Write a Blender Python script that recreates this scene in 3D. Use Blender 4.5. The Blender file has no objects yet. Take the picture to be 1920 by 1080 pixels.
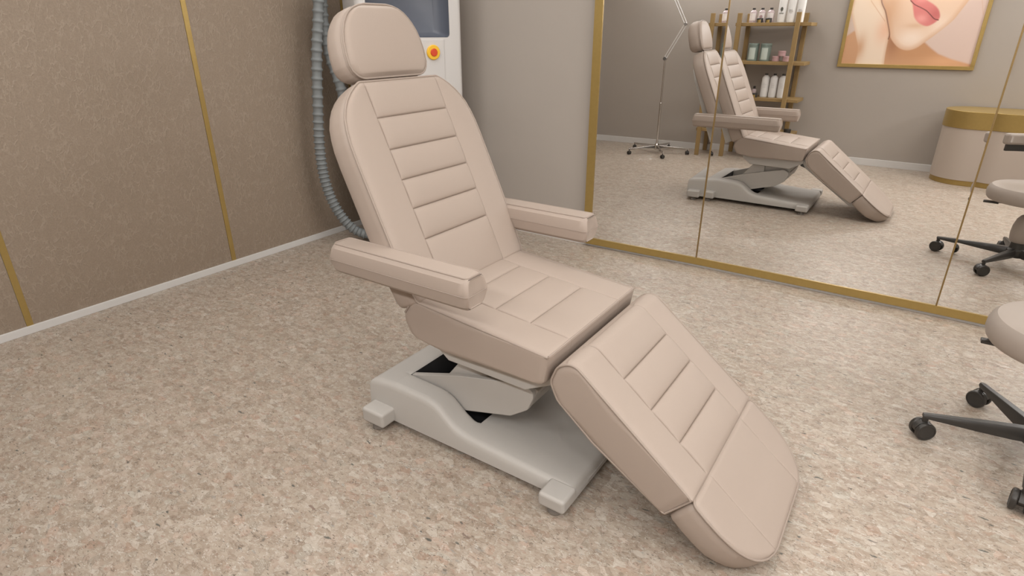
import bpy, bmesh, math, random
from math import sin, cos, pi, sqrt, exp, radians, atan2
from mathutils import Vector, Matrix
random.seed(7)
SC = bpy.context.scene
COL = SC.collection

# ---------------------------------------------------------------- materials
def new_mat(name):
    m = bpy.data.materials.new(name); m.use_nodes = True
    nt = m.node_tree; b = nt.nodes['Principled BSDF']
    return m, nt, b

def mat(name, rgb, rough=.5, metal=0., noise=0., nscale=30., bump=0., bscale=200., coat=0., trans=0., spec=None, emit=0.):
    m, nt, b = new_mat(name)
    N = nt.nodes; L = nt.links
    b.inputs['Base Color'].default_value = (*rgb, 1)
    b.inputs['Roughness'].default_value = rough
    b.inputs['Metallic'].default_value = metal
    if spec is not None: b.inputs['Specular IOR Level'].default_value = spec
    if coat: b.inputs['Coat Weight'].default_value = coat; b.inputs['Coat Roughness'].default_value = .15
    if trans: b.inputs['Transmission Weight'].default_value = trans
    if emit:
        b.inputs['Emission Color'].default_value = (*rgb, 1); b.inputs['Emission Strength'].default_value = emit
    tc = N.new('ShaderNodeTexCoord')
    nz = N.new('ShaderNodeTexNoise'); nz.inputs['Scale'].default_value = nscale; nz.inputs['Detail'].default_value = 4
    L.new(tc.outputs['Object'], nz.inputs['Vector'])
    if noise:
        mx = N.new('ShaderNodeMix'); mx.data_type = 'RGBA'
        mx.inputs['A'].default_value = (*[c * (1 - noise) for c in rgb], 1)
        mx.inputs['B'].default_value = (*[min(1, c * (1 + noise)) for c in rgb], 1)
        L.new(nz.outputs['Fac'], mx.inputs['Factor']); L.new(mx.outputs['Result'], b.inputs['Base Color'])
    if bump:
        n2 = N.new('ShaderNodeTexNoise'); n2.inputs['Scale'].default_value = bscale; n2.inputs['Detail'].default_value = 3
        L.new(tc.outputs['Object'], n2.inputs['Vector'])
        bp = N.new('ShaderNodeBump'); bp.inputs['Strength'].default_value = bump; bp.inputs['Distance'].default_value = .002
        L.new(n2.outputs['Fac'], bp.inputs['Height']); L.new(bp.outputs['Normal'], b.inputs['Normal'])
    return m

M = {}
M['leather'] = mat('beige leather', (.372, .306, .262), .5, noise=.025, nscale=4, bump=.10, bscale=420, spec=.35)
M['piping'] = mat('leather piping', (.335, .275, .235), .5, noise=.03, spec=.35)
M['stitch'] = mat('stitched seam', (.17, .115, .08), .8)
M['grey_shell'] = mat('pale grey plastic', (.46, .44, .415), .45, noise=.02, nscale=8, bump=.22, bscale=650, spec=.4)
M['dark_well'] = mat('near-black well', (.02, .02, .022), .6, noise=.2)
M['dark_metal'] = mat('dark grey metal', (.10, .10, .10), .4, metal=.6)
M['pad_grey'] = mat('grey rubber pad', (.20, .18, .16), .6)
M['black_plastic'] = mat('black plastic', (.032, .029, .026), .36, noise=.15, bump=.05)
M['white_plastic'] = mat('white enamel', (.59, .575, .565), .32, noise=.01, spec=.45)
M['slate'] = mat('slate blue plastic', (.115, .128, .16), .4, noise=.05, nscale=5)
M['yellow'] = mat('yellow plastic', (.85, .50, .03), .35)
M['red'] = mat('red plastic', (.62, .06, .015), .35)
M['hose'] = mat('grey rubber hose', (.195, .212, .218), .6, noise=.12, nscale=12)
M['chrome'] = mat('polished chrome', (.62, .60, .58), .13, metal=1.)
M['gold'] = mat('brushed gold', (.385, .27, .092), .36, metal=.55, noise=.08, nscale=45, bump=.04, bscale=300)
M['gold_dark'] = mat('dark bronze edge', (.10, .065, .025), .5, metal=.4)
M['bronze'] = mat('dark brushed bronze', (.235, .155, .06), .42, metal=.5, noise=.1, nscale=45)
M['wood'] = mat('olive brown wood', (.28, .185, .075), .5, noise=.14, nscale=18, bump=.1)
M['baseboard'] = mat('white painted skirting', (.62, .61, .60), .45, noise=.02)
M['wall'] = mat('greige painted plaster', (.385, .347, .313), .85, noise=.03, nscale=2.2, bump=.10, bscale=90, spec=.2)
M['ceiling'] = mat('white ceiling paint', (.80, .79, .77), .9, noise=.01)
M['lamp'] = mat('frosted lamp diffuser', (1, .95, .88), .5, emit=1.0)
M['cream'] = mat('cream lacquer', (.44, .375, .325), .38, noise=.02, nscale=3)
M['cream_seat'] = mat('cream upholstery', (.34, .29, .252), .5, noise=.02, nscale=3, bump=.08, bscale=400, spec=.3)
M['bottle_white'] = mat('white bottle plastic', (.74, .73, .72), .35, noise=.02)
M['bottle_pink'] = mat('pale pink glass', (.50, .41, .42), .18, noise=.05, spec=.6)
M['label'] = mat('white paper label', (.75, .70, .69), .6, noise=.02)
M['label_green'] = mat('pale green label', (.50, .56, .52), .6, noise=.02)
M['green'] = mat('sage green tin', (.19, .24, .215), .4, noise=.05)
M['pink'] = mat('dusty pink jar', (.50, .32, .33), .4, noise=.03)
M['ink'] = mat('dark print', (.10, .10, .085), .7)
M['ink_soft'] = mat('grey print', (.42, .41, .41), .7)
M['ink_rose'] = mat('rose print', (.40, .27, .28), .7)

# mirror
m, nt, b = new_mat('mirror glass'); M['mirror'] = m
b.inputs['Base Color'].default_value = (.93, .925, .915, 1); b.inputs['Metallic'].default_value = 1; b.inputs['Roughness'].default_value = 0.0
nz = nt.nodes.new('ShaderNodeTexNoise'); nz.inputs['Scale'].default_value = .5
mr = nt.nodes.new('ShaderNodeMapRange'); mr.inputs['To Min'].default_value = 0.0; mr.inputs['To Max'].default_value = .002
nt.links.new(nz.outputs['Fac'], mr.inputs['Value']); nt.links.new(mr.outputs['Result'], b.inputs['Roughness'])

# floor: pressed vinyl chips
m, nt, b = new_mat('beige chip vinyl'); M['floor'] = m
N = nt.nodes; L = nt.links
def node(t, **k):
    n = N.new(t)
    for a, v in k.items(): setattr(n, a, v)
    return n
def setv(n, **k):
    for a, v in k.items(): n.inputs[a.replace('_', ' ')].default_value = v
tc = node('ShaderNodeTexCoord')
def warped(scale, rot, amt, wscale, loc=(0, 0, 0)):
    mp = node('ShaderNodeMapping'); mp.inputs['Scale'].default_value = scale; mp.inputs['Rotation'].default_value = (0, 0, rot); mp.inputs['Location'].default_value = loc
    L.new(tc.outputs['Object'], mp.inputs['Vector'])
    wn = node('ShaderNodeTexNoise'); setv(wn, Scale=wscale, Detail=3.)
    L.new(tc.outputs['Object'], wn.inputs['Vector'])
    sb = node('ShaderNodeVectorMath', operation='SUBTRACT'); sb.inputs[1].default_value = (.5, .5, .5); L.new(wn.outputs['Color'], sb.inputs[0])
    sc_ = node('ShaderNodeVectorMath', operation='SCALE'); sc_.inputs['Scale'].default_value = amt; L.new(sb.outputs[0], sc_.inputs[0])
    ad = node('ShaderNodeVectorMath', operation='ADD'); L.new(mp.outputs[0], ad.inputs[0]); L.new(sc_.outputs[0], ad.inputs[1])
    return ad.outputs[0]
def vor(vec, scale, feature='F1'):
    v = node('ShaderNodeTexVoronoi', feature=feature); v.voronoi_dimensions = '2D'; v.inputs['Scale'].default_value = scale
    L.new(vec, v.inputs['Vector']); return v
def ramp(fac, stops, interp='LINEAR'):
    r = node('ShaderNodeValToRGB'); r.color_ramp.interpolation = interp
    e = r.color_ramp.elements
    while len(e) > 1: e.remove(e[-1])
    e[0].position = stops[0][0]; e[0].color = (*stops[0][1], 1)
    for p, c in stops[1:]:
        x = e.new(p); x.color = (*c, 1)
    L.new(fac, r.inputs['Fac']); return r.outputs['Color']
def sep(colr):
    s = node('ShaderNodeSeparateColor'); L.new(colr, s.inputs[0]); return s.outputs
def mix(a, b_, f, mode='MIX'):
    x = node('ShaderNodeMix', data_type='RGBA', blend_type=mode)
    for key, v in (('A', a), ('B', b_)):
        if isinstance(v, tuple): x.inputs[key].default_value = (*v, 1)
        else: L.new(v, x.inputs[key])
    if isinstance(f, float): x.inputs['Factor'].default_value = f
    else: L.new(f, x.inputs['Factor'])
    return x.outputs['Result']
w1 = warped((1, 1.35, 1), .35, 1.9, 30.)
w2 = warped((1, 1.5, 1), .25, 1.5, 60., (3.1, 1.7, 0))
w3 = warped((1, 1.9, 1), -.25, 1.6, 42., (7.3, 4.9, 0))
# scale the warp into texture space
va = vor(w1, 1.0); vb = vor(w2, 1.0); vc = vor(w3, 1.0)
for v_, s_ in ((va, 40.), (vb, 95.), (vc, 34.)):
    pass
def chip(scale, aniso, rot, amp, wscale, loc):
    mp = node('ShaderNodeMapping'); mp.inputs['Scale'].default_value = (scale, scale * aniso, 1); mp.inputs['Rotation'].default_value = (0, 0, rot); mp.inputs['Location'].default_value = loc
    L.new(tc.outputs['Object'], mp.inputs['Vector'])
    wn = node('ShaderNodeTexNoise'); setv(wn, Scale=wscale, Detail=3.); L.new(tc.outputs['Object'], wn.inputs['Vector'])
    sb = node('ShaderNodeVectorMath', operation='SUBTRACT'); sb.inputs[1].default_value = (.5, .5, .5); L.new(wn.outputs['Color'], sb.inputs[0])
    s_ = node('ShaderNodeVectorMath', operation='SCALE'); s_.inputs['Scale'].default_value = amp; L.new(sb.outputs[0], s_.inputs[0])
    ad = node('ShaderNodeVectorMath', operation='ADD'); L.new(mp.outputs[0], ad.inputs[0]); L.new(s_.outputs[0], ad.inputs[1])
    f1 = vor(ad.outputs[0], 1.0); de = vor(ad.outputs[0], 1.0, 'DISTANCE_TO_EDGE')
    return f1, de
for n_ in (va, vb, vc): N.remove(n_)
A1, A1e = chip(30, 1.55, .3, 1.5, 17., (0, 0, 0))
B1, B1e = chip(62, 1.9, .15, 1.7, 34., (5, 3, 0))
C1, C1e = chip(27, 2.5, .4, 2.0, 24., (11, 7, 0))
sA = sep(A1.outputs['Color']); sB = sep(B1.outputs['Color']); sC = sep(C1.outputs['Color'])
colA = ramp(sA[0], [(0, (.285, .205, .148)), (.25, (.365, .277, .206)), (.5, (.41, .32, .243)), (.7, (.44, .35, .27)), (.85, (.425, .31, .237)), (1, (.55, .47, .385))])
colB = ramp(sB[1], [(0, (.30, .222, .16)), (.3, (.38, .29, .218)), (.6, (.425, .335, .257)), (.85, (.45, .362, .285)), (1, (.56, .48, .395))])
base = mix(colA, colB, .42)
# pinkish / greyish tint per large chip
tint = ramp(sA[1], [(0, (1.05, .95, .92)), (.12, (1, 1, 1)), (.85, (1, 1, 1)), (1, (.95, 1., 1.02))])
base = mix(base, tint, 1.0, 'MULTIPLY')
# thin broken dark outlines
edge = ramp(A1e.outputs['Distance'], [(0, (1, 1, 1)), (.05, (0, 0, 0))])
nm = node('ShaderNodeTexNoise'); setv(nm, Scale=38., Detail=2.); L.new(tc.outputs['Object'], nm.inputs['Vector'])
msk = ramp(nm.outputs['Fac'], [(.50, (0, 0, 0)), (.58, (1, 1, 1))])
em = mix(edge, msk, 1.0, 'MULTIPLY'); em = mix((0, 0, 0), em, .72)
base = mix(base, (.20, .145, .105), em)
edge2 = ramp(B1e.outputs['Distance'], [(0, (1, 1, 1)), (.06, (0, 0, 0))])
nm2 = node('ShaderNodeTexNoise'); setv(nm2, Scale=30., Detail=2.); mp2 = node('ShaderNodeMapping'); mp2.inputs['Location'].default_value = (4, 9, 0); L.new(tc.outputs['Object'], mp2.inputs['Vector']); L.new(mp2.outputs[0], nm2.inputs['Vector'])
msk2 = ramp(nm2.outputs['Fac'], [(.5, (0, 0, 0)), (.6, (1, 1, 1))])
em2 = mix(edge2, msk2, 1.0, 'MULTIPLY'); em2 = mix((0, 0, 0), em2, .75)
base = mix(base, (.52, .45, .37), em2)
# curled hairline strokes between the pressed chips
def strokes(scale, rot, width, colr, amt, loc, lo):
    global base
    mp = node('ShaderNodeMapping'); mp.inputs['Scale'].default_value = (1, 2.1, 1); mp.inputs['Rotation'].default_value = (0, 0, rot); mp.inputs['Location'].default_value = loc
    L.new(tc.outputs['Object'], mp.inputs['Vector'])
    n1 = node('ShaderNodeTexNoise'); setv(n1, Scale=scale, Detail=1.5, Distortion=.9); L.new(mp.outputs[0], n1.inputs['Vector'])
    s1 = node('ShaderNodeMath', operation='SUBTRACT'); L.new(n1.outputs['Fac'], s1.inputs[0]); s1.inputs[1].default_value = .5
    a1 = node('ShaderNodeMath', operation='ABSOLUTE'); L.new(s1.outputs[0], a1.inputs[0])
    ln = ramp(a1.outputs[0], [(0, (1, 1, 1)), (width, (0, 0, 0))])
    n2 = node('ShaderNodeTexNoise'); setv(n2, Scale=scale * 1.15, Detail=2.); mp3 = node('ShaderNodeMapping'); mp3.inputs['Location'].default_value = (loc[1] + 3, loc[0] + 8, 0)
    L.new(tc.outputs['Object'], mp3.inputs['Vector']); L.new(mp3.outputs[0], n2.inputs['Vector'])
    mk = ramp(n2.outputs['Fac'], [(lo, (0, 0, 0)), (lo + .07, (1, 1, 1))])
    f = mix(ln, mk, 1.0, 'MULTIPLY'); f = mix((0, 0, 0), f, amt)
    base = mix(base, colr, f)
strokes(34., .3, .026, (.165, .12, .088), .85, (0, 0, 0), .50)
strokes(40., .1, .026, (.63, .56, .48), .85, (6, 2, 0), .50)
strokes(30., -.4, .022, (.20, .14, .10), .75, (13, 5, 0), .52)
strokes(58., .5, .03, (.60, .53, .45), .55, (2, 15, 0), .52)
strokes(22., .2, .010, (.08, .065, .05), .85, (9, 19, 0), .57)
# sparse dark, brown and rosy flecks
def fleck(src, ch, lo, colr, amt):
    global base
    cell = ramp(sep(src.outputs['Color'])[ch], [(lo, (0, 0, 0)), (lo + .004, (1, 1, 1))])
    core = ramp(src.outputs['Distance'], [(.16, (1, 1, 1)), (.30, (0, 0, 0))])
    f = mix(cell, core, 1.0, 'MULTIPLY'); f = mix((0, 0, 0), f, amt)
    base = mix(base, colr, f)
D1, D1e = chip(55, 2.9, .2, 2.2, 30., (21, 17, 0))
fleck(C1, 0, .982, (.075, .075, .065), .85)
fleck(D1, 1, .945, (.12, .095, .07), .75)
fleck(C1, 2, .95, (.36, .21, .155), .5)
fleck(D1, 0, .95, (.29, .165, .12), .55)
fleck(C1, 1, .96, (.28, .26, .23), .55)
fleck(D1, 2, .93, (.64, .57, .49), .5)
# large soft batch variation and faint tile joints
big = node('ShaderNodeTexNoise'); setv(big, Scale=2.2, Detail=2.); L.new(tc.outputs['Object'], big.inputs['Vector'])
bc = ramp(big.outputs['Fac'], [(.3, (.96, .955, .95)), (.7, (1.03, 1.03, 1.03))])
base = mix(base, bc, 1.0, 'MULTIPLY')
sx = node('ShaderNodeSeparateXYZ'); L.new(tc.outputs['Object'], sx.inputs[0])
def joint(out, off, period):
    global base
    a = node('ShaderNodeMath', operation='ADD'); a.inputs[1].default_value = 40 * period - off; L.new(out, a.inputs[0])
    md = node('ShaderNodeMath', operation='MODULO'); md.inputs[1].default_value = period; L.new(a.outputs[0], md.inputs[0])
    r = ramp(md.outputs[0], [(0, (.22, .22, .22)), (.0022, (.22, .22, .22)), (.0032, (0, 0, 0))])
    base = mix(base, (.22, .165, .12), r)
joint(sx.outputs['X'], .258, 1.9)
joint(sx.outputs['Y'], -2.6, 1.9)
base = mix(base, (.93, 1.0, 1.07), 1.0, 'MULTIPLY')
L.new(base, b.inputs['Base Color'])
setv(b, Roughness=.42); b.inputs['Specular IOR Level'].default_value = .4

# brown wall covering: crackled leather-look wallpaper
m, nt, b = new_mat('brown leather wallpaper'); M['brown'] = m
N = nt.nodes; L = nt.links
tc = N.new('ShaderNodeTexCoord')
b.inputs['Roughness'].default_value = .5; b.inputs['Specular IOR Level'].default_value = .35
mp = node('ShaderNodeMapping'); mp.inputs['Scale'].default_value = (1, 1, .5); L.new(tc.outputs['Object'], mp.inputs['Vector'])
wn = node('ShaderNodeTexNoise'); setv(wn, Scale=22., Detail=4., Roughness=.6); L.new(mp.outputs[0], wn.inputs['Vector'])
sb = node('ShaderNodeVectorMath', operation='SCALE'); sb.inputs['Scale'].default_value = .065; L.new(wn.outputs['Color'], sb.inputs[0])
ad = node('ShaderNodeVectorMath', operation='ADD'); L.new(mp.outputs[0], ad.inputs[0]); L.new(sb.outputs[0], ad.inputs[1])
v1 = N.new('ShaderNodeTexVoronoi'); v1.feature = 'DISTANCE_TO_EDGE'; v1.inputs['Scale'].default_value = 36; L.new(ad.outputs[0], v1.inputs['Vector'])
rd = ramp(v1.outputs['Distance'], [(0, (1, 1, 1)), (.05, (.55, .55, .55)), (.12, (0, 0, 0))])
pm = node('ShaderNodeTexNoise'); setv(pm, Scale=15., Detail=3.); L.new(tc.outputs['Object'], pm.inputs['Vector'])
pr = ramp(pm.outputs['Fac'], [(.38, (.1, .1, .1)), (.55, (1, 1, 1))])
rid = mix(rd, pr, 1.0, 'MULTIPLY')
fine = node('ShaderNodeTexNoise'); setv(fine, Scale=170., Detail=3.); L.new(tc.outputs['Object'], fine.inputs['Vector'])
hm = node('ShaderNodeMath', operation='MULTIPLY_ADD'); L.new(rid, hm.inputs[0]); hm.inputs[1].default_value = 1.6
fs = node('ShaderNodeMath', operation='MULTIPLY'); L.new(fine.outputs['Fac'], fs.inputs[0]); fs.inputs[1].default_value = .45
L.new(fs.outputs[0], hm.inputs[2])
bp = node('ShaderNodeBump'); bp.inputs['Strength'].default_value = .42; bp.inputs['Distance'].default_value = .002
L.new(hm.outputs[0], bp.inputs['Height']); L.new(bp.outputs['Normal'], b.inputs['Normal'])
cb = ramp(fine.outputs['Fac'], [(.3, (.245, .192, .146)), (.7, (.288, .228, .175))])
cb = mix(cb, (.37, .305, .24), mix((0, 0, 0), rid, .5))
L.new(cb, b.inputs['Base Color'])

# ---------------------------------------------------------------- helpers
def link(o, parent=None):
    COL.objects.link(o)
    if parent: o.parent = parent
    return o

def finish(name, bm, mats, parent=None, smooth=True, ang=32, bevel=0., bseg=2, subs=0):
    bmesh.ops.recalc_face_normals(bm, faces=bm.faces[:]) if smooth != 'keep' else None
    for f in bm.faces: f.smooth = True
    a = radians(ang)
    for e in bm.edges:
        if len(e.link_faces) == 2 and e.calc_face_angle(0) > a: e.smooth = False
    me = bpy.data.meshes.new(name); bm.to_mesh(me); bm.free()
    if not isinstance(mats, (list, tuple)): mats = [mats]
    for m_ in mats: me.materials.append(m_)
    o = bpy.data.objects.new(name, me); link(o, parent)
    if bevel:
        md = o.modifiers.new('bevel', 'BEVEL'); md.width = bevel; md.segments = bseg; md.limit_method = 'ANGLE'; md.angle_limit = radians(40)
        md.harden_normals = True
    if subs:
        md = o.modifiers.new('sub', 'SUBSURF'); md.levels = subs; md.render_levels = subs
    return o

def prop(o, label=None, cat=None, group=None, kind=None):
    if label: o['label'] = label
    if cat: o['category'] = cat
    if group: o['group'] = group
    if kind: o['kind'] = kind
    return o

def thing(name, label, cat, loc=(0, 0, 0), rz=0, group=None):
    o = bpy.data.objects.new(name, None); o.empty_display_size = .1; link(o)
    o.location = loc; o.rotation_euler = (0, 0, rz)
    return prop(o, label, cat, group)

def copy_tree(o, parent=None):
    c = o.copy(); COL.objects.link(c)
    if parent is not None: c.parent = parent
    for ch in list(o.children): copy_tree(ch, c)
    return c

def bm_box(bm, x0, x1, y0, y1, z0, z1, mtx=None):
    vs = [bm.verts.new((x, y, z)) for x in (x0, x1) for y in (y0, y1) for z in (z0, z1)]
    if mtx:
        for v in vs: v.co = mtx @ v.co
    for q in ((0, 1, 3, 2), (4, 6, 7, 5), (0, 4, 5, 1), (2, 3, 7, 6), (0, 2, 6, 4), (1, 5, 7, 3)):
        bm.faces.new([vs[i] for i in q])
    return vs

def box(name, x0, x1, y0, y1, z0, z1, m_, parent=None, bevel=0., mtx=None, bseg=2):
    bm = bmesh.new(); bm_box(bm, x0, x1, y0, y1, z0, z1, mtx)
    return finish(name, bm, m_, parent, bevel=bevel, bseg=bseg)

def bm_prism(bm, pts, y0, y1, axis='y', mtx=None):
    """pts in (x,z) extruded along y (or (x,y) along z)"""
    def mk(p, h): return Vector((p[0], h, p[1])) if axis == 'y' else Vector((p[0], p[1], h))
    a = [bm.verts.new(mk(p, y0)) for p in pts]; c = [bm.verts.new(mk(p, y1)) for p in pts]
    if mtx:
        for v in a + c: v.co = mtx @ v.co
    n = len(pts)
    bm.faces.new(a); bm.faces.new(c[::-1])
    for i in range(n): bm.faces.new((a[i], c[i], c[(i + 1) % n], a[(i + 1) % n]))

def prism(name, pts, y0, y1, m_, parent=None, axis='y', bevel=0., mtx=None, bseg=3):
    bm = bmesh.new(); bm_prism(bm, pts, y0, y1, axis, mtx)
    return finish(name, bm, m_, parent, bevel=bevel, bseg=bseg)

def bm_lathe(bm, prof, seg=32, mtx=None, caps=True):
    rings = []
    for r_, z_ in prof:
        if r_ < 1e-6: rings.append([bm.verts.new((0, 0, z_))])
        else: rings.append([bm.verts.new((r_ * cos(2 * pi * i / seg), r_ * sin(2 * pi * i / seg), z_)) for i in range(seg)])
    for a, c in zip(rings, rings[1:]):
        if len(a) == 1 and len(c) == 1: continue
        for i in range(seg):
            j = (i + 1) % seg
            if len(a) == 1: bm.faces.new((a[0], c[i], c[j]))
            elif len(c) == 1: bm.faces.new((a[i], a[j], c[0]))
            else: bm.faces.new((a[i], a[j], c[j], c[i]))
    if caps:
        if len(rings[0]) > 1: bm.faces.new(rings[0][::-1])
        if len(rings[-1]) > 1: bm.faces.new(rings[-1])
    if mtx:
        for rg in rings:
            for v in rg: v.co = mtx @ v.co

def lathe(name, prof, m_, parent=None, seg=32, mtx=None, ang=32):
    bm = bmesh.new(); bm_lathe(bm, prof, seg, mtx)
    return finish(name, bm, m_, parent, ang=ang)

def frames(pts, closed=False):
    n = len(pts); T = []
    for i in range(n):
        if closed: d = pts[(i + 1) % n] - pts[i - 1]
        else: d = pts[min(i + 1, n - 1)] - pts[max(i - 1, 0)]
        T.append(d.normalized() if d.length > 1e-9 else Vector((0, 0, 1)))
    up = Vector((0, 0, 1)) if abs(T[0].z) < .9 else Vector((1, 0, 0))
    nrm = (up - T[0] * up.dot(T[0])).normalized(); out = []
    for t in T:
        nrm = (nrm - t * nrm.dot(t)).normalized(); out.append((t, nrm, t.cross(nrm)))
    return out

def bm_tube(bm, pts, rad, seg=8, closed=False, rfun=None, caps=True):
    pts = [Vector(p) for p in pts]; fr_ = frames(pts, closed); rings = []
    for i, (p, (t, n_, b_)) in enumerate(zip(pts, fr_)):
        r_ = rfun(i) if rfun else rad
        rings.append([bm.verts.new(p + (n_ * cos(2 * pi * k / seg) + b_ * sin(2 * pi * k / seg)) * r_) for k in range(seg)])
    m_ = len(rings)
    for i in range(m_ if closed else m_ - 1):
        a, c = rings[i], rings[(i + 1) % m_]
        for k in range(seg): bm.faces.new((a[k], a[(k + 1) % seg], c[(k + 1) % seg], c[k]))
    if not closed and caps: bm.faces.new(rings[0][::-1]); bm.faces.new(rings[-1])

def tube(name, pts, rad, m_, parent=None, seg=8, closed=False, rfun=None):
    bm = bmesh.new(); bm_tube(bm, pts, rad, seg, closed, rfun)
    return finish(name, bm, m_, parent, ang=60)

def catmull(pts, n=12):
    pts = [Vector(p) for p in pts]; P = [pts[0] * 2 - pts[1]] + pts + [pts[-1] * 2 - pts[-2]]; out = []
    for i in range(1, len(P) - 2):
        for k in range(n):
            t = k / n; a, b_, c, d = P[i - 1], P[i], P[i + 1], P[i + 2]
            out.append(.5 * ((2 * b_) + (c - a) * t + (2 * a - 5 * b_ + 4 * c - d) * t * t + (3 * b_ - a - 3 * c + d) * t ** 3))
    out.append(P[-2]); return out

def round_poly(pts, rad, seg=6):
    out = []; n = len(pts)
    for i in range(n):
        p = Vector(pts[i]); a = Vector(pts[i - 1]); c = Vector(pts[(i + 1) % n])
        r_ = rad[i] if isinstance(rad, (list, tuple)) else rad
        if r_ <= 0: out.append(tuple(p)); continue
        u = (a - p); v = (c - p); lu, lv = u.length, v.length; u.normalize(); v.normalize()
        th = math.acos(max(-1, min(1, u.dot(v))))
        d = min(r_ / math.tan(th / 2), lu * .49, lv * .49); r2 = d * math.tan(th / 2)
        bis = (u + v).normalized(); ce = p + bis * (r2 / sin(th / 2))
        s = p + u * d - ce; e = p + v * d - ce
        for k in range(seg + 1):
            t = k / seg; w_ = th; om = pi - th
            q = (s * sin((1 - t) * om) + e * sin(t * om)) / sin(om) if om > 1e-3 else s.lerp(e, t)
            out.append(tuple(ce + q))
    return out

def interp(tab, x):
    if x <= tab[0][0]: return tab[0][1]
    for (x0, y0), (x1, y1) in zip(tab, tab[1:]):
        if x <= x1:
            t = (x - x0) / (x1 - x0); return y0 + (y1 - y0) * t
    return tab[-1][1]

def samples(lo, hi, step, seams, fine=(-.012, -.006, -.0028, -.0012, 0, .0012, .0028, .006, .012)):
    s = set([round(lo, 5), round(hi, 5)]); n = max(2, int((hi - lo) / step))
    for i in range(n + 1):
        v = lo + (hi - lo) * i / n
        if all(abs(v - q) > .014 for q in seams): s.add(round(v, 5))
    for q in seams:
        for f in fine:
            if lo < q + f < hi: s.add(round(q + f, 5))
    for e in (.002, .005, .009, .014, .02):
        s.add(round(lo + e, 5)); s.add(round(hi - e, 5))
    s = sorted(s); out = [s[0]]
    for v in s[1:]:
        if v - out[-1] > .0008: out.append(v)
    return out

def quilt(s, w, W, cw, cross, lo, hi, puff, side_puff, gdepth=.0035, gw=.0016):
    """height of the padded, stitched surface at (s,w)"""
    h = 0.
    aw = abs(w)
    if cw and aw < cw:
        ed = [lo] + list(cross) + [hi]
        for a, c in zip(ed, ed[1:]):
            if a <= s <= c:
                u = (s - a) / (c - a) if c > a else .5
                q = (4 * u * (1 - u)) ** .55
                l = min(1, (cw - aw) / .05); l = (l * (2 - l)) ** .5 if l > 0 else 0
                h += puff * q * l
                break
        for q in cross:
            d = abs(s - q)
            h -= gdepth * exp(-(d / gw) ** 2) + gdepth * .5 * exp(-(d / .008) ** 2)
    elif cw:
        u = (aw - cw) / max(1e-3, W - cw); u = min(1, max(0, u))
        h += side_puff * (4 * u * (1 - u)) ** .6
    if cw:
        d = abs(aw - cw); h -= gdepth * exp(-(d / gw) ** 2)
    return h

class Frame:
    def __init__(s, o, ang, yc):
        s.o = Vector((o[0], yc, o[1])); s.U = Vector((-sin(ang), 0, cos(ang))); s.N = Vector((cos(ang), 0, sin(ang))); s.W = Vector((0, 1, 0))
    def p(s, a, w, d=0.):            # d = depth behind the front face
        return s.o + s.U * a + s.W * w - s.N * d

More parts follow.
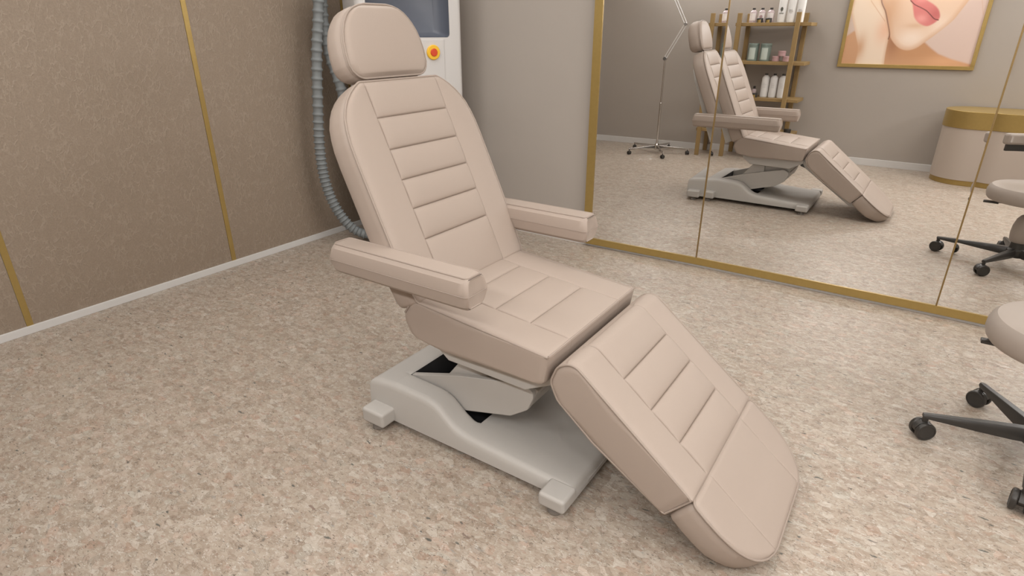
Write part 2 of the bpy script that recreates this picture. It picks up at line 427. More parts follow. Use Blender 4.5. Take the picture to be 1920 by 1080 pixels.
def pad_outline(name, fr_, L0, L1, Wtab, T, parent, cw=0, cross=(), puff=.008, side_puff=.004, dome=0., step=.02, side=None, floor_clamp=None, m_='leather', piping=True, seam_fade=None, back_round=.014, taper=None):
    W = lambda s_: interp(Wtab, s_)
    ss = samples(L0, L1, step, cross)
    for a, _ in Wtab:
        if L0 < a < L1 and all(abs(a - q) > .0009 for q in ss): ss.append(a)
    ss.sort()
    bm = bmesh.new()
    if cw:
        cs = [c for c in samples(-cw - .013, cw + .013, .03, (-cw, cw), (-.012, -.006, -.0028, -.0012, 0, .0012, .0028, .006, .012)) if abs(c) <= cw + .0125]
    outer_n = 7
    grid = []
    for s_ in ss:
        w_ = W(s_); row = []
        if cw:
            cwm = min(cw, w_ * .93); k = cwm / cw
            inner = [c * k if w_ > cw + .016 else c * (w_ * .96) / (cw + .013) for c in cs]
            e = inner[-1]
            fr2 = [1 - (1 - j / outer_n) ** 1.6 for j in range(1, outer_n + 1)]
            outp = [e + (w_ - e) * f for f in fr2]
            row = [-x for x in outp[::-1]] + inner + outp
        else:
            nn = 26; row = [w_ * sin(pi / 2 * (-1 + 2 * j / nn)) for j in range(nn + 1)]
        vs = []
        for w in row:
            db = min(w_ - abs(w), s_ - L0, L1 - s_)
            h = quilt(s_, w, w_, cw, cross, L0, L1, puff, side_puff) if cw else 0
            if seam_fade and cw: h *= seam_fade(s_)
            if dome: 
                uu = max(0, 1 - (w / w_) ** 2); vv = max(0, 1 - ((2 * (s_ - L0) / (L1 - L0)) - 1) ** 2); h += dome * (uu * vv) ** .5
            r0 = .013
            if db < r0: h = h * (db / r0) - .005 * (1 - (db / r0)) ** 2
            vs.append(bm.verts.new(fr_.p(s_, w, -h)))
        grid.append(vs)
    for a, c in zip(grid, grid[1:]):
        for j in range(len(a) - 1): bm.faces.new((a[j], a[j + 1], c[j + 1], c[j]))
    nr, nc = len(grid), len(grid[0])
    loop = [(0, j) for j in range(nc)] + [(i, nc - 1) for i in range(1, nr)] + [(nr - 1, j) for j in range(nc - 2, -1, -1)] + [(i, 0) for i in range(nr - 2, 0, -1)]
    lv = [grid[i][j] for i, j in loop]
    loc2 = []
    for v in lv:
        q = v.co - fr_.o; loc2.append(Vector((q.dot(fr_.U), q.dot(fr_.W))))
    # drop coincident neighbours for the normal calc
    n = len(lv); nor = []
    for i in range(n):
        k = 1
        while True:
            d = loc2[(i + k) % n] - loc2[(i - k) % n]
            if d.length > .006 or k > 6: break
            k += 1
        d.normalize(); nn_ = Vector((-d.y, d.x))
        nor.append(nn_)
    ctr = sum(loc2, Vector((0, 0))) / n
    if sum((loc2[i] - ctr).dot(nor[i]) for i in range(n)) < 0: nor = [-q for q in nor]
    if side is None:
        side = [(.0022, .0075), (.0032, .010), (-.0004, .0128), (.003, .0155), (.005, T * .35), (.0055, T * .6), (.003, T - back_round), (-.002, T - back_round * .45), (-.010, T - .001), (-.020, T)]
    rings = [lv]
    for off, dep in side:
        rg = []
        for i in range(n):
            o_ = off
            if cw and (loop[i][0] in (0, nr - 1)) and abs(abs(loc2[i].y) - cw) < .002 and .01 < dep < T - .01: o_ -= .003
            tp = taper(loc2[i].x, dep) if taper else 0
            s_, w_ = loc2[i].x + nor[i].x * (o_), loc2[i].y + nor[i].y * (o_ )
            rg.append(bm.verts.new(fr_.p(s_, w_, dep - tp)))
        rings.append(rg)
    for a, c in zip(rings, rings[1:]):
        for i in range(n): bm.faces.new((a[i], a[(i + 1) % n], c[(i + 1) % n], c[i]))
    bm.faces.new(rings[-1])
    if floor_clamp is not None:
        for v in bm.verts:
            if v.co.z < floor_clamp: v.co.z = floor_clamp
    o = finish(name, bm, M[m_], parent, ang=48)
    if piping:
        pts = []
        for i in range(n):
            p = fr_.p(loc2[i].x + nor[i].x * .0028, loc2[i].y + nor[i].y * .0028, .0055)
            if not pts or (p - pts[-1]).length > .004: pts.append(p)
        pp = tube('piping', pts, .0036, M['piping'], o, 8, True)
    return o

def pad_profile(name, prof, y0, y1, parent, front, cw, cross, puff, side_puff, m_='leather', edges=(), pipe_min=None):
    """closed (x,z) profile swept across y; prof is ordered, 'front' = (start index, count) of the quilted run measured as path length"""
    yc = (y0 + y1) / 2; W = (y1 - y0) / 2
    P = [Vector((p[0], p[1])) for p in prof]; n = len(P)
    cum = [0.]
    for i in range(n): cum.append(cum[-1] + (P[(i + 1) % n] - P[i]).length)
    tot = cum[-1]
    def at(s_):
        s_ %= tot
        for i in range(n):
            if s_ <= cum[i + 1] + 1e-9:
                d = cum[i + 1] - cum[i]; t = (s_ - cum[i]) / d if d else 0
                return P[i].lerp(P[(i + 1) % n], t)
    area = sum(P[i].x * P[(i + 1) % n].y - P[(i + 1) % n].x * P[i].y for i in range(n))
    sg = 1 if area > 0 else -1
    def nrm(s_):
        d = (at(s_ + .006) - at(s_ - .006)).normalized(); return Vector((d.y, -d.x)) * sg
    f0, f1 = front
    S = sorted(set([round(c, 5) for c in cum[:-1]] + samples(f0, f1, .02, cross)))
    S2 = [S[0]]
    for s_ in S[1:]:
        if s_ - S2[-1] > .0008: S2.append(s_)
    S = S2
    cols = [c for c in samples(-cw - .013, cw + .013, .03, (-cw, cw)) if abs(c) <= cw + .0125]
    e = cols[-1]; outp = [e + (W - e) * (1 - (1 - j / 7) ** 1.7) for j in range(1, 8)]
    cols = [-x for x in outp[::-1]] + cols + outp
    bm = bmesh.new(); rows = []
    for s_ in S:
        p = at(s_); nn = nrm(s_); row = []
        for w in cols:
            h = 0
            if f0 <= s_ <= f1: h = quilt(s_, w, W, cw, cross, f0, f1, puff, side_puff)
            elif abs(abs(w) - cw) < .0032: h = -.0025 * exp(-((abs(w) - cw) / .0015) ** 2)
            db = W - abs(w)
            if db < .012: h = h * db / .012 - .005 * (1 - db / .012) ** 2
            for ep in edges:
                d = min(abs(s_ - ep), tot - abs(s_ - ep))
                if d < .014: h = h * (d / .014)
            row.append(bm.verts.new((p.x + nn.x * h, yc + w, p.y + nn.y * h)))
        rows.append(row)
    m2 = len(rows)
    for i in range(m2):
        a, c = rows[i], rows[(i + 1) % m2]
        for j in range(len(cols) - 1): bm.faces.new((a[j], a[j + 1], c[j + 1], c[j]))
    ce = sum(P, Vector((0, 0))) / n
    for sgn, idx in ((-1, 0), (1, -1)):
        ring = [r_[idx] for r_ in rows]; prev = ring
        for k, off in ((.965, .003), (.90, .0045), (.7, .005)):
            cur = []
            for i, s_ in enumerate(S):
                p = at(s_); nn = nrm(s_)
                q = p + (ce - p).normalized() * {.965: .006, .90: .016, .7: .03}[k]
                cur.append(bm.verts.new((q.x, yc + sgn * (W + off - (.0035 if k == .965 else 0)), q.y)))
            for i in range(m2): bm.faces.new((prev[i], prev[(i + 1) % m2], cur[(i + 1) % m2], cur[i]))
            prev = cur
        bm.faces.new(prev)
    o = finish(name, bm, M[m_], parent, ang=50)
    for sgn in (-1, 1):
        pts = []
        for s_ in S:
            p = at(s_) - nrm(s_) * .0035; q = Vector((p.x, yc + sgn * (W + .0012), p.y))
            if pipe_min is not None and p.y < pipe_min: continue
            if not pts or (q - pts[-1]).length > .006: pts.append(q)
        if pipe_min is not None: pts.sort(key=lambda v: v.x)
        tube('piping', pts, .0036, M['piping'], o, 8, pipe_min is None)
    for ep in edges:
        p = at(ep) + nrm(ep) * -.001
        tube('piping', [Vector((p.x, yc - W + .002 + (2 * W - .004) * k / 10, p.y)) for k in range(11)], .0036, M['piping'], o, 8)
    return o

# ---------------------------------------------------------------- room
XB = -3.506; YG = 3.63; YO = -.60; XR = 2.5; ZC = 2.75
d1, d2, d3 = radians(-1.76), radians(.32), radians(2.28)
S1 = Vector((-1.0199, 3.6302)); S2 = Vector((.2721, 3.62298))
LX = -1.822
PL0 = Vector((LX, S1.y - (LX - S1.x) * math.tan(d1)))
S3 = Vector((1.56, S2.y - (1.56 - S2.x) * math.tan(d3)))
S4 = Vector((XR, S3.y - (XR - S3.x) * math.tan(d3) * 1.0))

def structure(name, bm, m_, **k): return prop(finish(name, bm, m_, **k), kind='structure')
bm = bmesh.new(); bm_box(bm, XB - .1, XR + .1, YO - .1, 3.9, -.08, 0); structure('floor', bm, M['floor'])
bm = bmesh.new(); bm_box(bm, XB - .1, XR + .1, YO - .1, 3.9, ZC, ZC + .08); structure('ceiling', bm, M['ceiling'])
bm = bmesh.new(); bm_box(bm, XB - .1, XB, YO - .1, 3.9, 0, ZC); structure('wall_left', bm, M['wall'])
bm = bmesh.new(); bm_box(bm, XR, XR + .1, YO - .1, 3.9, 0, ZC); structure('wall_right', bm, M['wall'])
bm = bmesh.new(); bm_box(bm, XB, XR, YO - .1, YO, 0, ZC); structure('wall_front', bm, M['wall'])
wl = [(XB, YG + .012), (LX, YG + .012), (S1.x, S1.y + .03), (S2.x, S2.y + .03), (S3.x, S3.y + .03), (XR, S4.y + .03), (XR, 3.8), (XB, 3.8)]
bm = bmesh.new(); bm_prism(bm, wl, 0, ZC, 'z'); structure('wall_back', bm, M['wall'])
# leather-look wall covering between the slim brass strips
gaps = [(-.29), (.831), (1.952), (3.073)]
edges_ = [-.50] + [g for g in gaps] + [YG + .011]
prev = -.50
bm = bmesh.new()
for g in gaps + [None]:
    y1 = g if g is not None else YG + .011
    bm_box(bm, XB - .001, XB + .003, prev, y1, .04, ZC)
    if g is not None: prev = g + .031
structure('trim_1', bm, M['brown'])
for i, g in enumerate(gaps):
    bm = bmesh.new(); bm_box(bm, XB - .001, XB + .0045, g + .002, g + .031, .04, ZC)
    structure('trim_%d' % (i + 2), bm, M['gold'], bevel=.0006)
# skirting boards
bm = bmesh.new(); bm_box(bm, XB, XB + .014, YO, YG, 0, .040); structure('baseboard_left', bm, M['baseboard'], bevel=.002)
bm = bmesh.new(); bm_box(bm, XB, XR, YO, YO + .014, 0, .075); structure('baseboard_front', bm, M['baseboard'], bevel=.002)
bl = [(XB, YG), (LX, YG - .004), (S1.x, S1.y + .012), (S2.x, S2.y + .012), (S3.x, S3.y + .012), (XR, S4.y + .012)]
bm = bmesh.new(); bm_prism(bm, bl + [(XR, 3.8), (XB, 3.8)], 0, .040, 'z'); structure('baseboard_back', bm, M['baseboard'])
bm = bmesh.new(); bm_box(bm, XR - .014, XR, YO, 3.5, 0, .06); structure('baseboard_right', bm, M['baseboard'])

# ---------------------------------------------------------------- mirror wall
mw = thing('wall_mirror', 'floor-length panelled wall mirror in a slim gold frame', 'mirror', (LX, PL0.y, 0))
def W2L(o, pts): return [(p[0] - o.location.x, p[1] - o.location.y) for p in pts]
ZT = 2.45
def facet(a, b_): 
    d = (b_ - a).normalized(); nn = Vector((-d.y, d.x)); nn = -nn if nn.y > 0 else nn
    return d, nn     # nn points into the room
segs = [(PL0, S1), (S1, S2), (S2, S3)]
for k, (a, b_) in enumerate(segs):
    d, nn = facet(a, b_)
    bm = bmesh.new(); q = [a, b_, b_ - nn * .006, a - nn * .006]
    bm_prism(bm, W2L(mw, q), .030, ZT - .01, 'z'); finish('mirror_panel', bm, M['mirror'], mw)
def bar(a, b_, h0, h1, th, back, name, m_='gold'):
    d, nn = facet(a, b_); bm = bmesh.new()
    q = [a + nn * th, b_ + nn * th, b_ - nn * back, a - nn * back]
    bm_prism(bm, W2L(mw, q), h0, h1, 'z'); return finish(name, bm, M[m_], mw)
for a, b_ in segs:
    bar(a, b_, .019, .064, .007, .010, 'frame_rail')
    bar(a, b_, ZT - .045, ZT, .007, .010, 'frame_rail')
d, nn = facet(*segs[0]); bar(PL0, PL0 + d * .055, .064, ZT - .045, .007, .010, 'frame_stile')
d, nn = facet(*segs[2]); bar(S3 - d * .055, S3, .064, ZT - .045, .007, .010, 'frame_stile')
for s_ in (S1, S2):
    o = bar(s_ - Vector((.0036, 0)), s_ + Vector((.0036, 0)), .064, ZT - .045, .006, .004, 'divider', 'bronze')
    bm = bmesh.new()

# ---------------------------------------------------------------- treatment chair
YC = 1.615
ch = thing('treatment_chair', 'beige leather reclining treatment chair on a pale grey pedestal base', 'chair', (-1.1, YC, 0))
ch_inv = ch.location.copy()
def under(o):   # world-built child -> keep world placement under its top-level Empty
    top = o
    if o.parent and o.parent.type == 'EMPTY':
        o.location = -Vector(o.parent.location)
    return o
# backrest
FB = Frame((-1.25, .57), math.atan(.465), YC)
Wb = [(0, .296), (.004, .306), (.012, .313), (.03, .318), (.07, .321), (.12, .324), (.3, .326), (.5, .325), (.56, .322), (.60, .315), (.635, .305), (.665, .289), (.69, .270), (.712, .247), (.73, .222), (.741, .203), (.746, .192)]
back = under(pad_outline('backrest', FB, 0, .746, Wb, .108, ch, .178, (.192, .303, .406, .513, .623), .009, .005))
# the quilting: lowest seam is hidden at the seat line
# headrest
FH = Frame((-1.590, 1.258), radians(16), YC - .004)
Wh = [(0, .134), (.004, .151), (.012, .165), (.025, .177), (.045, .185), (.08, .186), (.12, .181), (.15, .172), (.175, .159), (.195, .144), (.210, .128), (.222, .108), (.231, .082), (.236, .052)]
hs = [(.003, .010), (.0045, .016), (.0005, .0185), (.0045, .021), (.009, .045), (.008, .075), (-.002, .098), (-.02, .110), (-.045, .114)]
head = under(pad_outline('headrest', FH, 0, .236, Wh, .114, ch, 0, (), dome=.020, side=hs))
# side seam lines on the headrest
def head_seam(sgn):
    pts = [FH.p(.115, sgn * (.178 + .0055), .020), FH.p(.108, sgn * (.178 + .0088), .045), FH.p(.100, sgn * (.178 + .0085), .075), FH.p(.093, sgn * (.179 - .001), .098)]
    bm = bmesh.new(); bm_tube(bm, catmull(pts, 6), .0013, 6)
    pts = [FH.p(.094, sgn * (.180 + .003), .088), FH.p(.06, sgn * (.180 + .004), .086), FH.p(.03, sgn * (.173 + .004), .083), FH.p(.012, sgn * (.158 + .004), .08)]
    bm_tube(bm, catmull(pts, 6), .0016, 6)
    return finish('side_seam', bm, M['piping'], head, ang=60)
for sgn in (-1, 1): head_seam(sgn)
# headrest post pair
for w in (-.05, .05):
    under(tube('headrest_post', [FB.p(.68, w, .06), FB.p(.82, w, .055)], .008, M['chrome'], ch, 12))
# backrest shell (pale grey moulding behind the cushion)
def shell_pts(L, w):
    return [FB.p(s_, w, d) for s_, d in L]
bm = bmesh.new()
so = round_poly([(.008, -.262), (.55, -.255), (.655, -.20), (.655, .20), (.55, .255), (.008, .262)], [.01, .06, .06, .06, .06, .01], 5)
fr0 = [bm.verts.new(FB.p(s_, w, .098)) for s_, w in so]
fr1 = [bm.verts.new(FB.p(s_, w, .142 + .036 * (1 - min(1, max(0, s_) / .6)))) for s_, w in so]
bm.faces.new(fr0); bm.faces.new(fr1[::-1])
for i in range(len(so)): bm.faces.new((fr0[i], fr0[(i + 1) % len(so)], fr1[(i + 1) % len(so)], fr1[i]))
under(finish('back_shell', bm, M['grey_shell'], ch, bevel=.012, bseg=3))
# seat
sp = round_poly([(-.750, .527), (-.765, .424), (-1.16, .413), (-1.300, .434), (-1.338, .505), (-1.285, .578)], [.004, .022, .03, .05, .05, .035], 6)
# order: start at the front top edge, run down, back along the bottom, up the rear, forward on top
cum = 0.; tops = None
for i in range(len(sp) - 1):
    cum += (Vector(sp[i + 1]) - Vector(sp[i])).length
tot = cum + (Vector(sp[0]) - Vector(sp[-1])).length
topstart = cum
topL = tot - cum
cross = [tot - (q + .750) * -1.004 for q in (-.90, -1.037, -1.170)]
cross = sorted(cross)
seat = under(pad_profile('seat', sp, YC - .309, YC + .309, ch, (topstart - .01, tot - .0005), .175, cross, .007, .004, edges=(0.0,), pipe_min=.517))
# leg rest
FL = Frame((-.291, .224), radians(51.1), YC)
lp = round_poly([(0, 0), (.492, 0), (.518, .055), (.497, .118), (.44, .146), (.28, .148), (.0, .114)], [.004, .045, .05, .04, .05, .05, .01], 7)
lpw = [(FL.p(a, 0, d).x, FL.p(a, 0, d).z) for a, d in lp]
leg = under(pad_profile('leg_rest', lpw, YC - .303, YC + .303, ch, (.0005, .515), .175, (.118, .241, .360), .009, .004, edges=(0.0,)))
# foot rest
FF = Frame((-.291, .224), radians(51.1), YC)
def flip(tab): return sorted([(-a, w) for a, w in tab])
Wf = flip([(.004, .283), (.010, .297), (.02, .303), (.06, .305), (.11, .303), (.15, .297), (.18, .288), (.205, .276), (.228, .259), (.247, .238), (.262, .212), (.273, .180), (.279, .148)])
foot = under(pad_outline('foot_rest', FF, -.279, -.004, Wf, .110, ch, .165, (), .003, .003, floor_clamp=.004, seam_fade=lambda s_: .35 + .65 * abs(cos(pi * (s_ + .004) / .275)), taper=lambda s_, d: max(0, (-s_ - .15)) * .22 * (d / .11)))
# arm rests
def armrest(yc_, name='armrest'):
    hexa = [(.034, .052), (.047, .038), (.0545, .006), (.0535, -.006), (.046, -.038), (.032, -.052), (-.032, -.052), (-.046, -.038), (-.0535, -.006), (-.0545, .006), (-.047, .038), (-.034, .052)]
    X0, X1 = -1.553, -.965; zc = .702
    st = [(X0 + .006, .66), (X0 + .003, .80), (X0 + .006, .88), (X0 + .018, .965), (X0 + .035, 1), (X0 + .15, 1.0), ((X0 + X1) / 2, 1.005), (X1 - .15, 1.), (X1 - .035, 1), (X1 - .016, .965), (X1 - .004, .88), (X1, .80), (X1 - .003, .66)]
    bm = bmesh.new(); rings = []
    for k, (x, s_) in enumerate(st):
        rg = []
        for y, z in hexa:
            xx = x
            if k in (0, 1, 2): xx -= .010 * (1 - abs(z) / .052) - .006
            if k >= len(st) - 3: xx += .010 * (1 - abs(z) / .052) - .006
            rg.append(bm.verts.new((xx, yc_ + y * s_, zc + z * (s_ * .55 + .45 if s_ < 1 else s_))))
        rings.append(rg)
    for a, c in zip(rings, rings[1:]):
        for j in range(12): bm.faces.new((a[j], a[(j + 1) % 12], c[(j + 1) % 12], c[j]))
    bm.faces.new(rings[0][::-1]); bm.faces.new(rings[-1])
    o = finish(name, bm, M['leather'], ch, ang=28, bevel=.007, bseg=3)
    under(o)
    lp_ = round_poly([(X0 + .014, yc_ - .035), (X1 - .012, yc_ - .035), (X1 - .012, yc_ + .035), (X0 + .014, yc_ + .035)], .014, 4)
    tube('piping', [Vector((x, y, zc + .0505)) for x, y in lp_], .0030, M['piping'], o, 8, True)
    lp_ = round_poly([(X0 - .0012, yc_ - .0548), (X1 + .0012, yc_ - .0548), (X1 + .0012, yc_ + .0548), (X0 - .0012, yc_ + .0548)], .016, 4)
    tube('side_seam', [Vector((x, y, zc)) for x, y in lp_], .0012, M['piping'], o, 6, True)
    return o
armrest(YC - .365); armrest(YC + .365)
for sg in (-1, 1):
    under(box('armrest_bracket', -1.46, -1.38, *(sorted((YC + sg * .30, YC + sg * .345))), .672, .722, M['grey_shell'], ch, .006))
# seat tray and lift
under(prism('seat_tray', [(-1.262, .425), (-1.245, .395), (-1.185, .350), (-.868, .345), (-.765, .400), (-.765, .425)], YC - .257, YC + .257, M['grey_shell'], ch, bevel=.004))
under(prism('lift_head', [(-1.085, .375), (-1.075, .25), (-.87, .27), (-.87, .375)], YC - .16, YC + .16, M['grey_shell'], ch, bevel=.01))
side_ = round_poly([(-1.425, .183), (-1.19, .258), (-.915, .323), (-.862, .300), (-.892, .225), (-.962, .174), (-1.19, .110), (-1.428, .070)], [.004, .0, .03, .03, .03, .03, .0, .01], 4)
bm = bmesh.new()
for ya, yb in ((YC - .202, YC - .180), (YC + .180, YC + .202)): bm_prism(bm, side_, ya, yb)
bm_prism(bm, [(-1.335, .085), (-1.19, .112), (-.962, .178), (-.892, .230), (-.864, .300), (-.915, .316), (-.99, .298), (-1.06, .225), (-1.19, .165), (-1.335, .115)], YC - .181, YC + .181)
under(finish('lift_arm', bm, M['grey_shell'], ch, bevel=.005))
under(prism('lift_column', [(-1.335, .13), (-1.175, .335), (-1.075, .335), (-1.075, .20)], YC - .178, YC + .178, M['grey_shell'], ch, bevel=.006))
# leg board and hinge
under(prism('leg_board', [tuple((FL.p(a, 0, d).x, FL.p(a, 0, d).z)) for a, d in [(.46, .140), (.49, .128), (.485, .165), (.44, .178), (-.02, .146), (-.055, .120), (-.02, .108), (.02, .112)]], YC - .245, YC + .245, M['grey_shell'], ch, bevel=.006))
for sg in (-1, 1):
    under(prism('leg_hinge', [(-.79, .405), (-.745, .425), (-.715, .385), (-.735, .352), (-.79, .372)], YC + sg * .2 - .015, YC + sg * .2 + .015, M['dark_metal'], ch, bevel=.003))
# base shell
def zt(x):
    return interp([(-1.545, .176), (-1.50, .184), (-1.42, .192), (-1.27, .188), (-1.235, .182), (-1.205, .168), (-1.15, .122), (-1.12, .106), (-1.08, .097), (-.95, .089), (-.80, .081), (-.66, .074)], x)
BX0, BX1, BW = -1.548, -.655, .305
xs = sorted(set([BX0 + (BX1 - BX0) * i / 60 for i in range(61)] + [BX0 + e for e in (.003, .007, .012, .018, .025)] + [BX1 - e for e in (.003, .007, .012, .018)] + [-1.425, -1.421, -1.418, -1.412, -1.405]))
PW = .208
ys = sorted(set([-BW + 2 * BW * i / 26 for i in range(27)] + [sg * (BW - e) for sg in (-1, 1) for e in (.003, .007, .012, .018, .025)] + [sg * (PW + e) for sg in (-1, 1) for e in (-.004, 0, .003, .008, .014)]))
bm = bmesh.new(); G = []
for x in xs:
    row = []
    for y in ys:
        e = min(x - BX0, BX1 - x, BW - abs(y)); R_ = .026
        z = zt(x)
        if e < R_: z -= R_ - sqrt(max(0, R_ * R_ - (R_ - e) ** 2))
        if x > -1.12: z -= .004 * max(0, 1 - (y / .27) ** 2)      # shallow dished top at the front
        wallx0 = -1.421; wallx1 = -1.075
        inx = min(x - wallx0, wallx1 - x) if x < -1.2 else 1e9
        slope_end = x > -1.10
        dd = PW - abs(y)
        if x > wallx0 and dd > 0 and not slope_end:
            ramp_ = .045
            z = min(z, ramp_) if dd > .0035 and x - wallx0 > .0025 else z
        elif x > -1.10 and x < -1.06 and dd > 0:
            z = z
        else:
            for q in ((-dd) if dd <= 0 else 0, ):
                if x > wallx0 - .012 and x < -1.1 and 0 <= -dd < .014: z -= .006 * (1 - (-dd) / .014) ** 2
            if dd > 0 and 0 <= wallx0 - x < .016: z -= .006 * (1 - (wallx0 - x) / .016) ** 2
        row.append(bm.verts.new((x, YC + y, z)))
    G.append(row)
for i in range(len(xs) - 1):
    for j in range(len(ys) - 1):
        f = bm.faces.new((G[i][j], G[i + 1][j], G[i + 1][j + 1], G[i][j + 1]))
        if min(v.co.z for v in f.verts) < .06 and -1.43 < f.calc_center_median().x < -1.08 and abs(f.calc_center_median().y - YC) < PW: f.material_index = 1  # faces inside the well take the near-black colour
loop = [G[0][j] for j in range(len(ys))] + [G[i][-1] for i in range(1, len(xs))] + [G[-1][j] for j in range(len(ys) - 2, -1, -1)] + [G[i][0] for i in range(len(xs) - 2, 0, -1)]
prev = loop
cx_, cy_ = (BX0 + BX1) / 2, YC
for z_, k in ((.045, 1.004), (.030, 1.006), (.027, .99)):
    cur = [bm.verts.new((cx_ + (v.co.x - cx_) * (1 + (k - 1)), cy_ + (v.co.y - cy_) * (1 + (k - 1) * 1.8), z_)) for v in loop]
    for i in range(len(loop)): bm.faces.new((prev[i], prev[(i + 1) % len(loop)], cur[(i + 1) % len(loop)], cur[i]))
    prev = cur
bm.faces.new(prev)
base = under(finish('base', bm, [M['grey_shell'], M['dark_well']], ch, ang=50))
for xa, xb in ((-1.535, -1.425), (-.745, -.650)):
    for sg in (-1, 1):
        ya, yb = sorted((YC + sg * .285, YC + sg * .372))
        zt_ = .088 if xa < -1 else .078
        pts = [(xa, .026), (xb, .026), (xb, zt_), (xa, zt_)]
        f = under(prism('base_foot', pts, ya, yb, M['grey_shell'], ch, bevel=.012))
        lathe('levelling_pad', [(.023, 0), (.025, .004), (.023, .014), (.014, .018), (.014, .03)], M['pad_grey'], f, 20, Matrix.Translation(((xa + xb) / 2, YC + sg * .338, 0.0)))

# ---------------------------------------------------------------- stool
SX, SY = .583, 2.438
def caster(parent, at, rz, R_=.028, m_='black_plastic'):
    mt = Matrix.Translation(at) @ Matrix.Rotation(rz, 4, 'Z')
    bm = bmesh.new()
    for sg in (-1, 1):
        rot = Matrix.Rotation(pi / 2, 4, 'X')
        k = R_ / .028
        prof = [(0, .0), (R_ * .90, .0), (R_, .003 * k), (R_, .010 * k), (R_ * .93, .0135 * k), (R_ * .80, .0145 * k), (R_ * .78, .0130 * k), (R_ * .2, .0125 * k), (0, .0125 * k)]
        mm = mt @ Matrix.Translation((0, 0, R_)) @ (Matrix.Rotation(-pi / 2 * sg, 4, 'X')) @ Matrix.Translation((0, 0, .009 * k))
        bm_lathe(bm, prof, 24, mm)
    w = finish('caster_wheel', bm, M[m_], parent)
    return w
def caster_body(bm, at, rz, R_, topz):
    mt = Matrix.Translation(at) @ Matrix.Rotation(rz, 4, 'Z')
    k = R_ / .028
    arc = [(-R_ * .9, R_ * .9)] + [(R_ * 1.0 * cos(radians(a)), R_ + R_ * 1.0 * sin(radians(a))) for a in (160, 130, 100, 70, 45, 20)] + [(R_ * .45, R_ * .75)]
    bm_prism(bm, arc, -.0085 * k, .0085 * k, 'y', mt)
    bm_lathe(bm, [(.008 * k, R_ * 1.6), (.008 * k, topz)], 12, Matrix.Translation((at[0], at[1], at[2])) @ Matrix.Translation((-.0 * cos(rz), 0, 0)))

stool = thing('rolling_stool', 'cream upholstered rolling stool with a black five-star caster base', 'stool', (SX, SY, 0))
top = lathe('seat', [(0, .428), (.20, .428), (.235, .432), (.243, .442), (.249, .462), (.248, .485), (.241, .505), (.228, .518), (.20, .523), (.12, .520), (0, .516)], M['cream_seat'] if 'cream_seat' in M else M['cream'], stool, 64)
lathe('seat_plate', [(.085, .405), (.09, .41), (.09, .43), (0, .43)], M['black_plastic'], stool, 32)
lathe('gas_column', [(.026, .08), (.026, .26), (.016, .262), (.016, .41)], M['black_plastic'], stool, 24)
lathe('column_cover', [(.030, .165), (.048, .168), (.058, .183), (.063, .225), (.061, .27), (.050, .315), (.036, .335), (.03, .34)], M['cream_seat'], stool, 40)
lathe('hub', [(.0, .070), (.050, .072), (.055, .085), (.053, .118), (.045, .128), (.042, .170), (.03, .172)], M['black_plastic'], stool, 32)
angs = [191, 116, 260, 334, 46]; sw = [30, 330, 262, 200, 120]
for a, s_ in zip(angs, sw):
    A_ = radians(a); bm = bmesh.new(); mt = Matrix.Rotation(A_, 4, 'Z')
    secs = [(.035, .023, .078, .126), (.08, .022, .076, .124), (.18, .0195, .079, .116), (.28, .0155, .083, .107), (.336, .0135, .085, .103), (.350, .010, .087, .101)]
    rg = []
    for x, hw, z0, z1 in secs:
        pr = [(-hw, z0), (hw, z0), (hw * 1.0, z0 + (z1 - z0) * .55), (hw * .6, z1), (-hw * .6, z1), (-hw, z0 + (z1 - z0) * .55)]
        rg.append([bm.verts.new(mt @ Vector((x, y, z))) for y, z in pr])
    for p_, q_ in zip(rg, rg[1:]):
        for j in range(6): bm.faces.new((p_[j], p_[(j + 1) % 6], q_[(j + 1) % 6], q_[j]))
    bm.faces.new(rg[0][::-1]); bm.faces.new(rg[-1])
    at = (.338 * cos(A_), .338 * sin(A_), 0)
    caster_body(bm, at, radians(s_), .0355, .092)
    lg = finish('leg', bm, M['black_plastic'], stool, bevel=.002, bseg=2)
    caster(lg, at, radians(s_), .0355)
# height lever
tube('height_lever', [(-.07, .0, .408), (-.15, .01, .402), (-.21, .02, .402)], .005, M['black_plastic'], stool, 10)
box('lever_paddle', -.245, -.165, .002, .034, .394, .407, M['black_plastic'], stool, .003)
# back pad on a curved black carrier
def arc_band(name, r0, r1, z0, z1, a0, a1, m_, parent, bevel):
    bm = bmesh.new(); n = 26; P_ = []
    for i in range(n + 1):
        a = radians(a0 + (a1 - a0) * i / n)
        P_.append([bm.verts.new((r_ * cos(a), r_ * sin(a), z_)) for r_, z_ in ((r0, z0), (r1, z0), (r1, z1), (r0, z1))])
    for p_, q_ in zip(P_, P_[1:]):
        for j in range(4): bm.faces.new((p_[j], p_[(j + 1) % 4], q_[(j + 1) % 4], q_[j]))
    bm.faces.new(P_[0][::-1]); bm.faces.new(P_[-1])
    return finish(name, bm, M[m_], parent, bevel=bevel, bseg=4)
arc_band('back_pad', .340, .395, .718, .790, 231, 309, 'cream_seat', stool, .018)
arc_band('back_carrier', .352, .372, .678, .722, 233, 307, 'black_plastic', stool, .003)
tube('back_upright', catmull([(0, -.07, .415), (0, -.22, .412), (0, -.31, .45), (0, -.355, .56), (0, -.362, .69)], 6), .011, M['black_plastic'], stool, 12)

# ---------------------------------------------------------------- cooling machine in the corner
mt_t = Vector((.423, .906, 0)); mt_b = Vector((-.906, .423, 0))
mc = thing('treatment_machine', 'white upright treatment machine with a recessed slate screen bay and yellow stop button', 'machine', (-3.0, 2.71, 0), atan2(.906, .423))
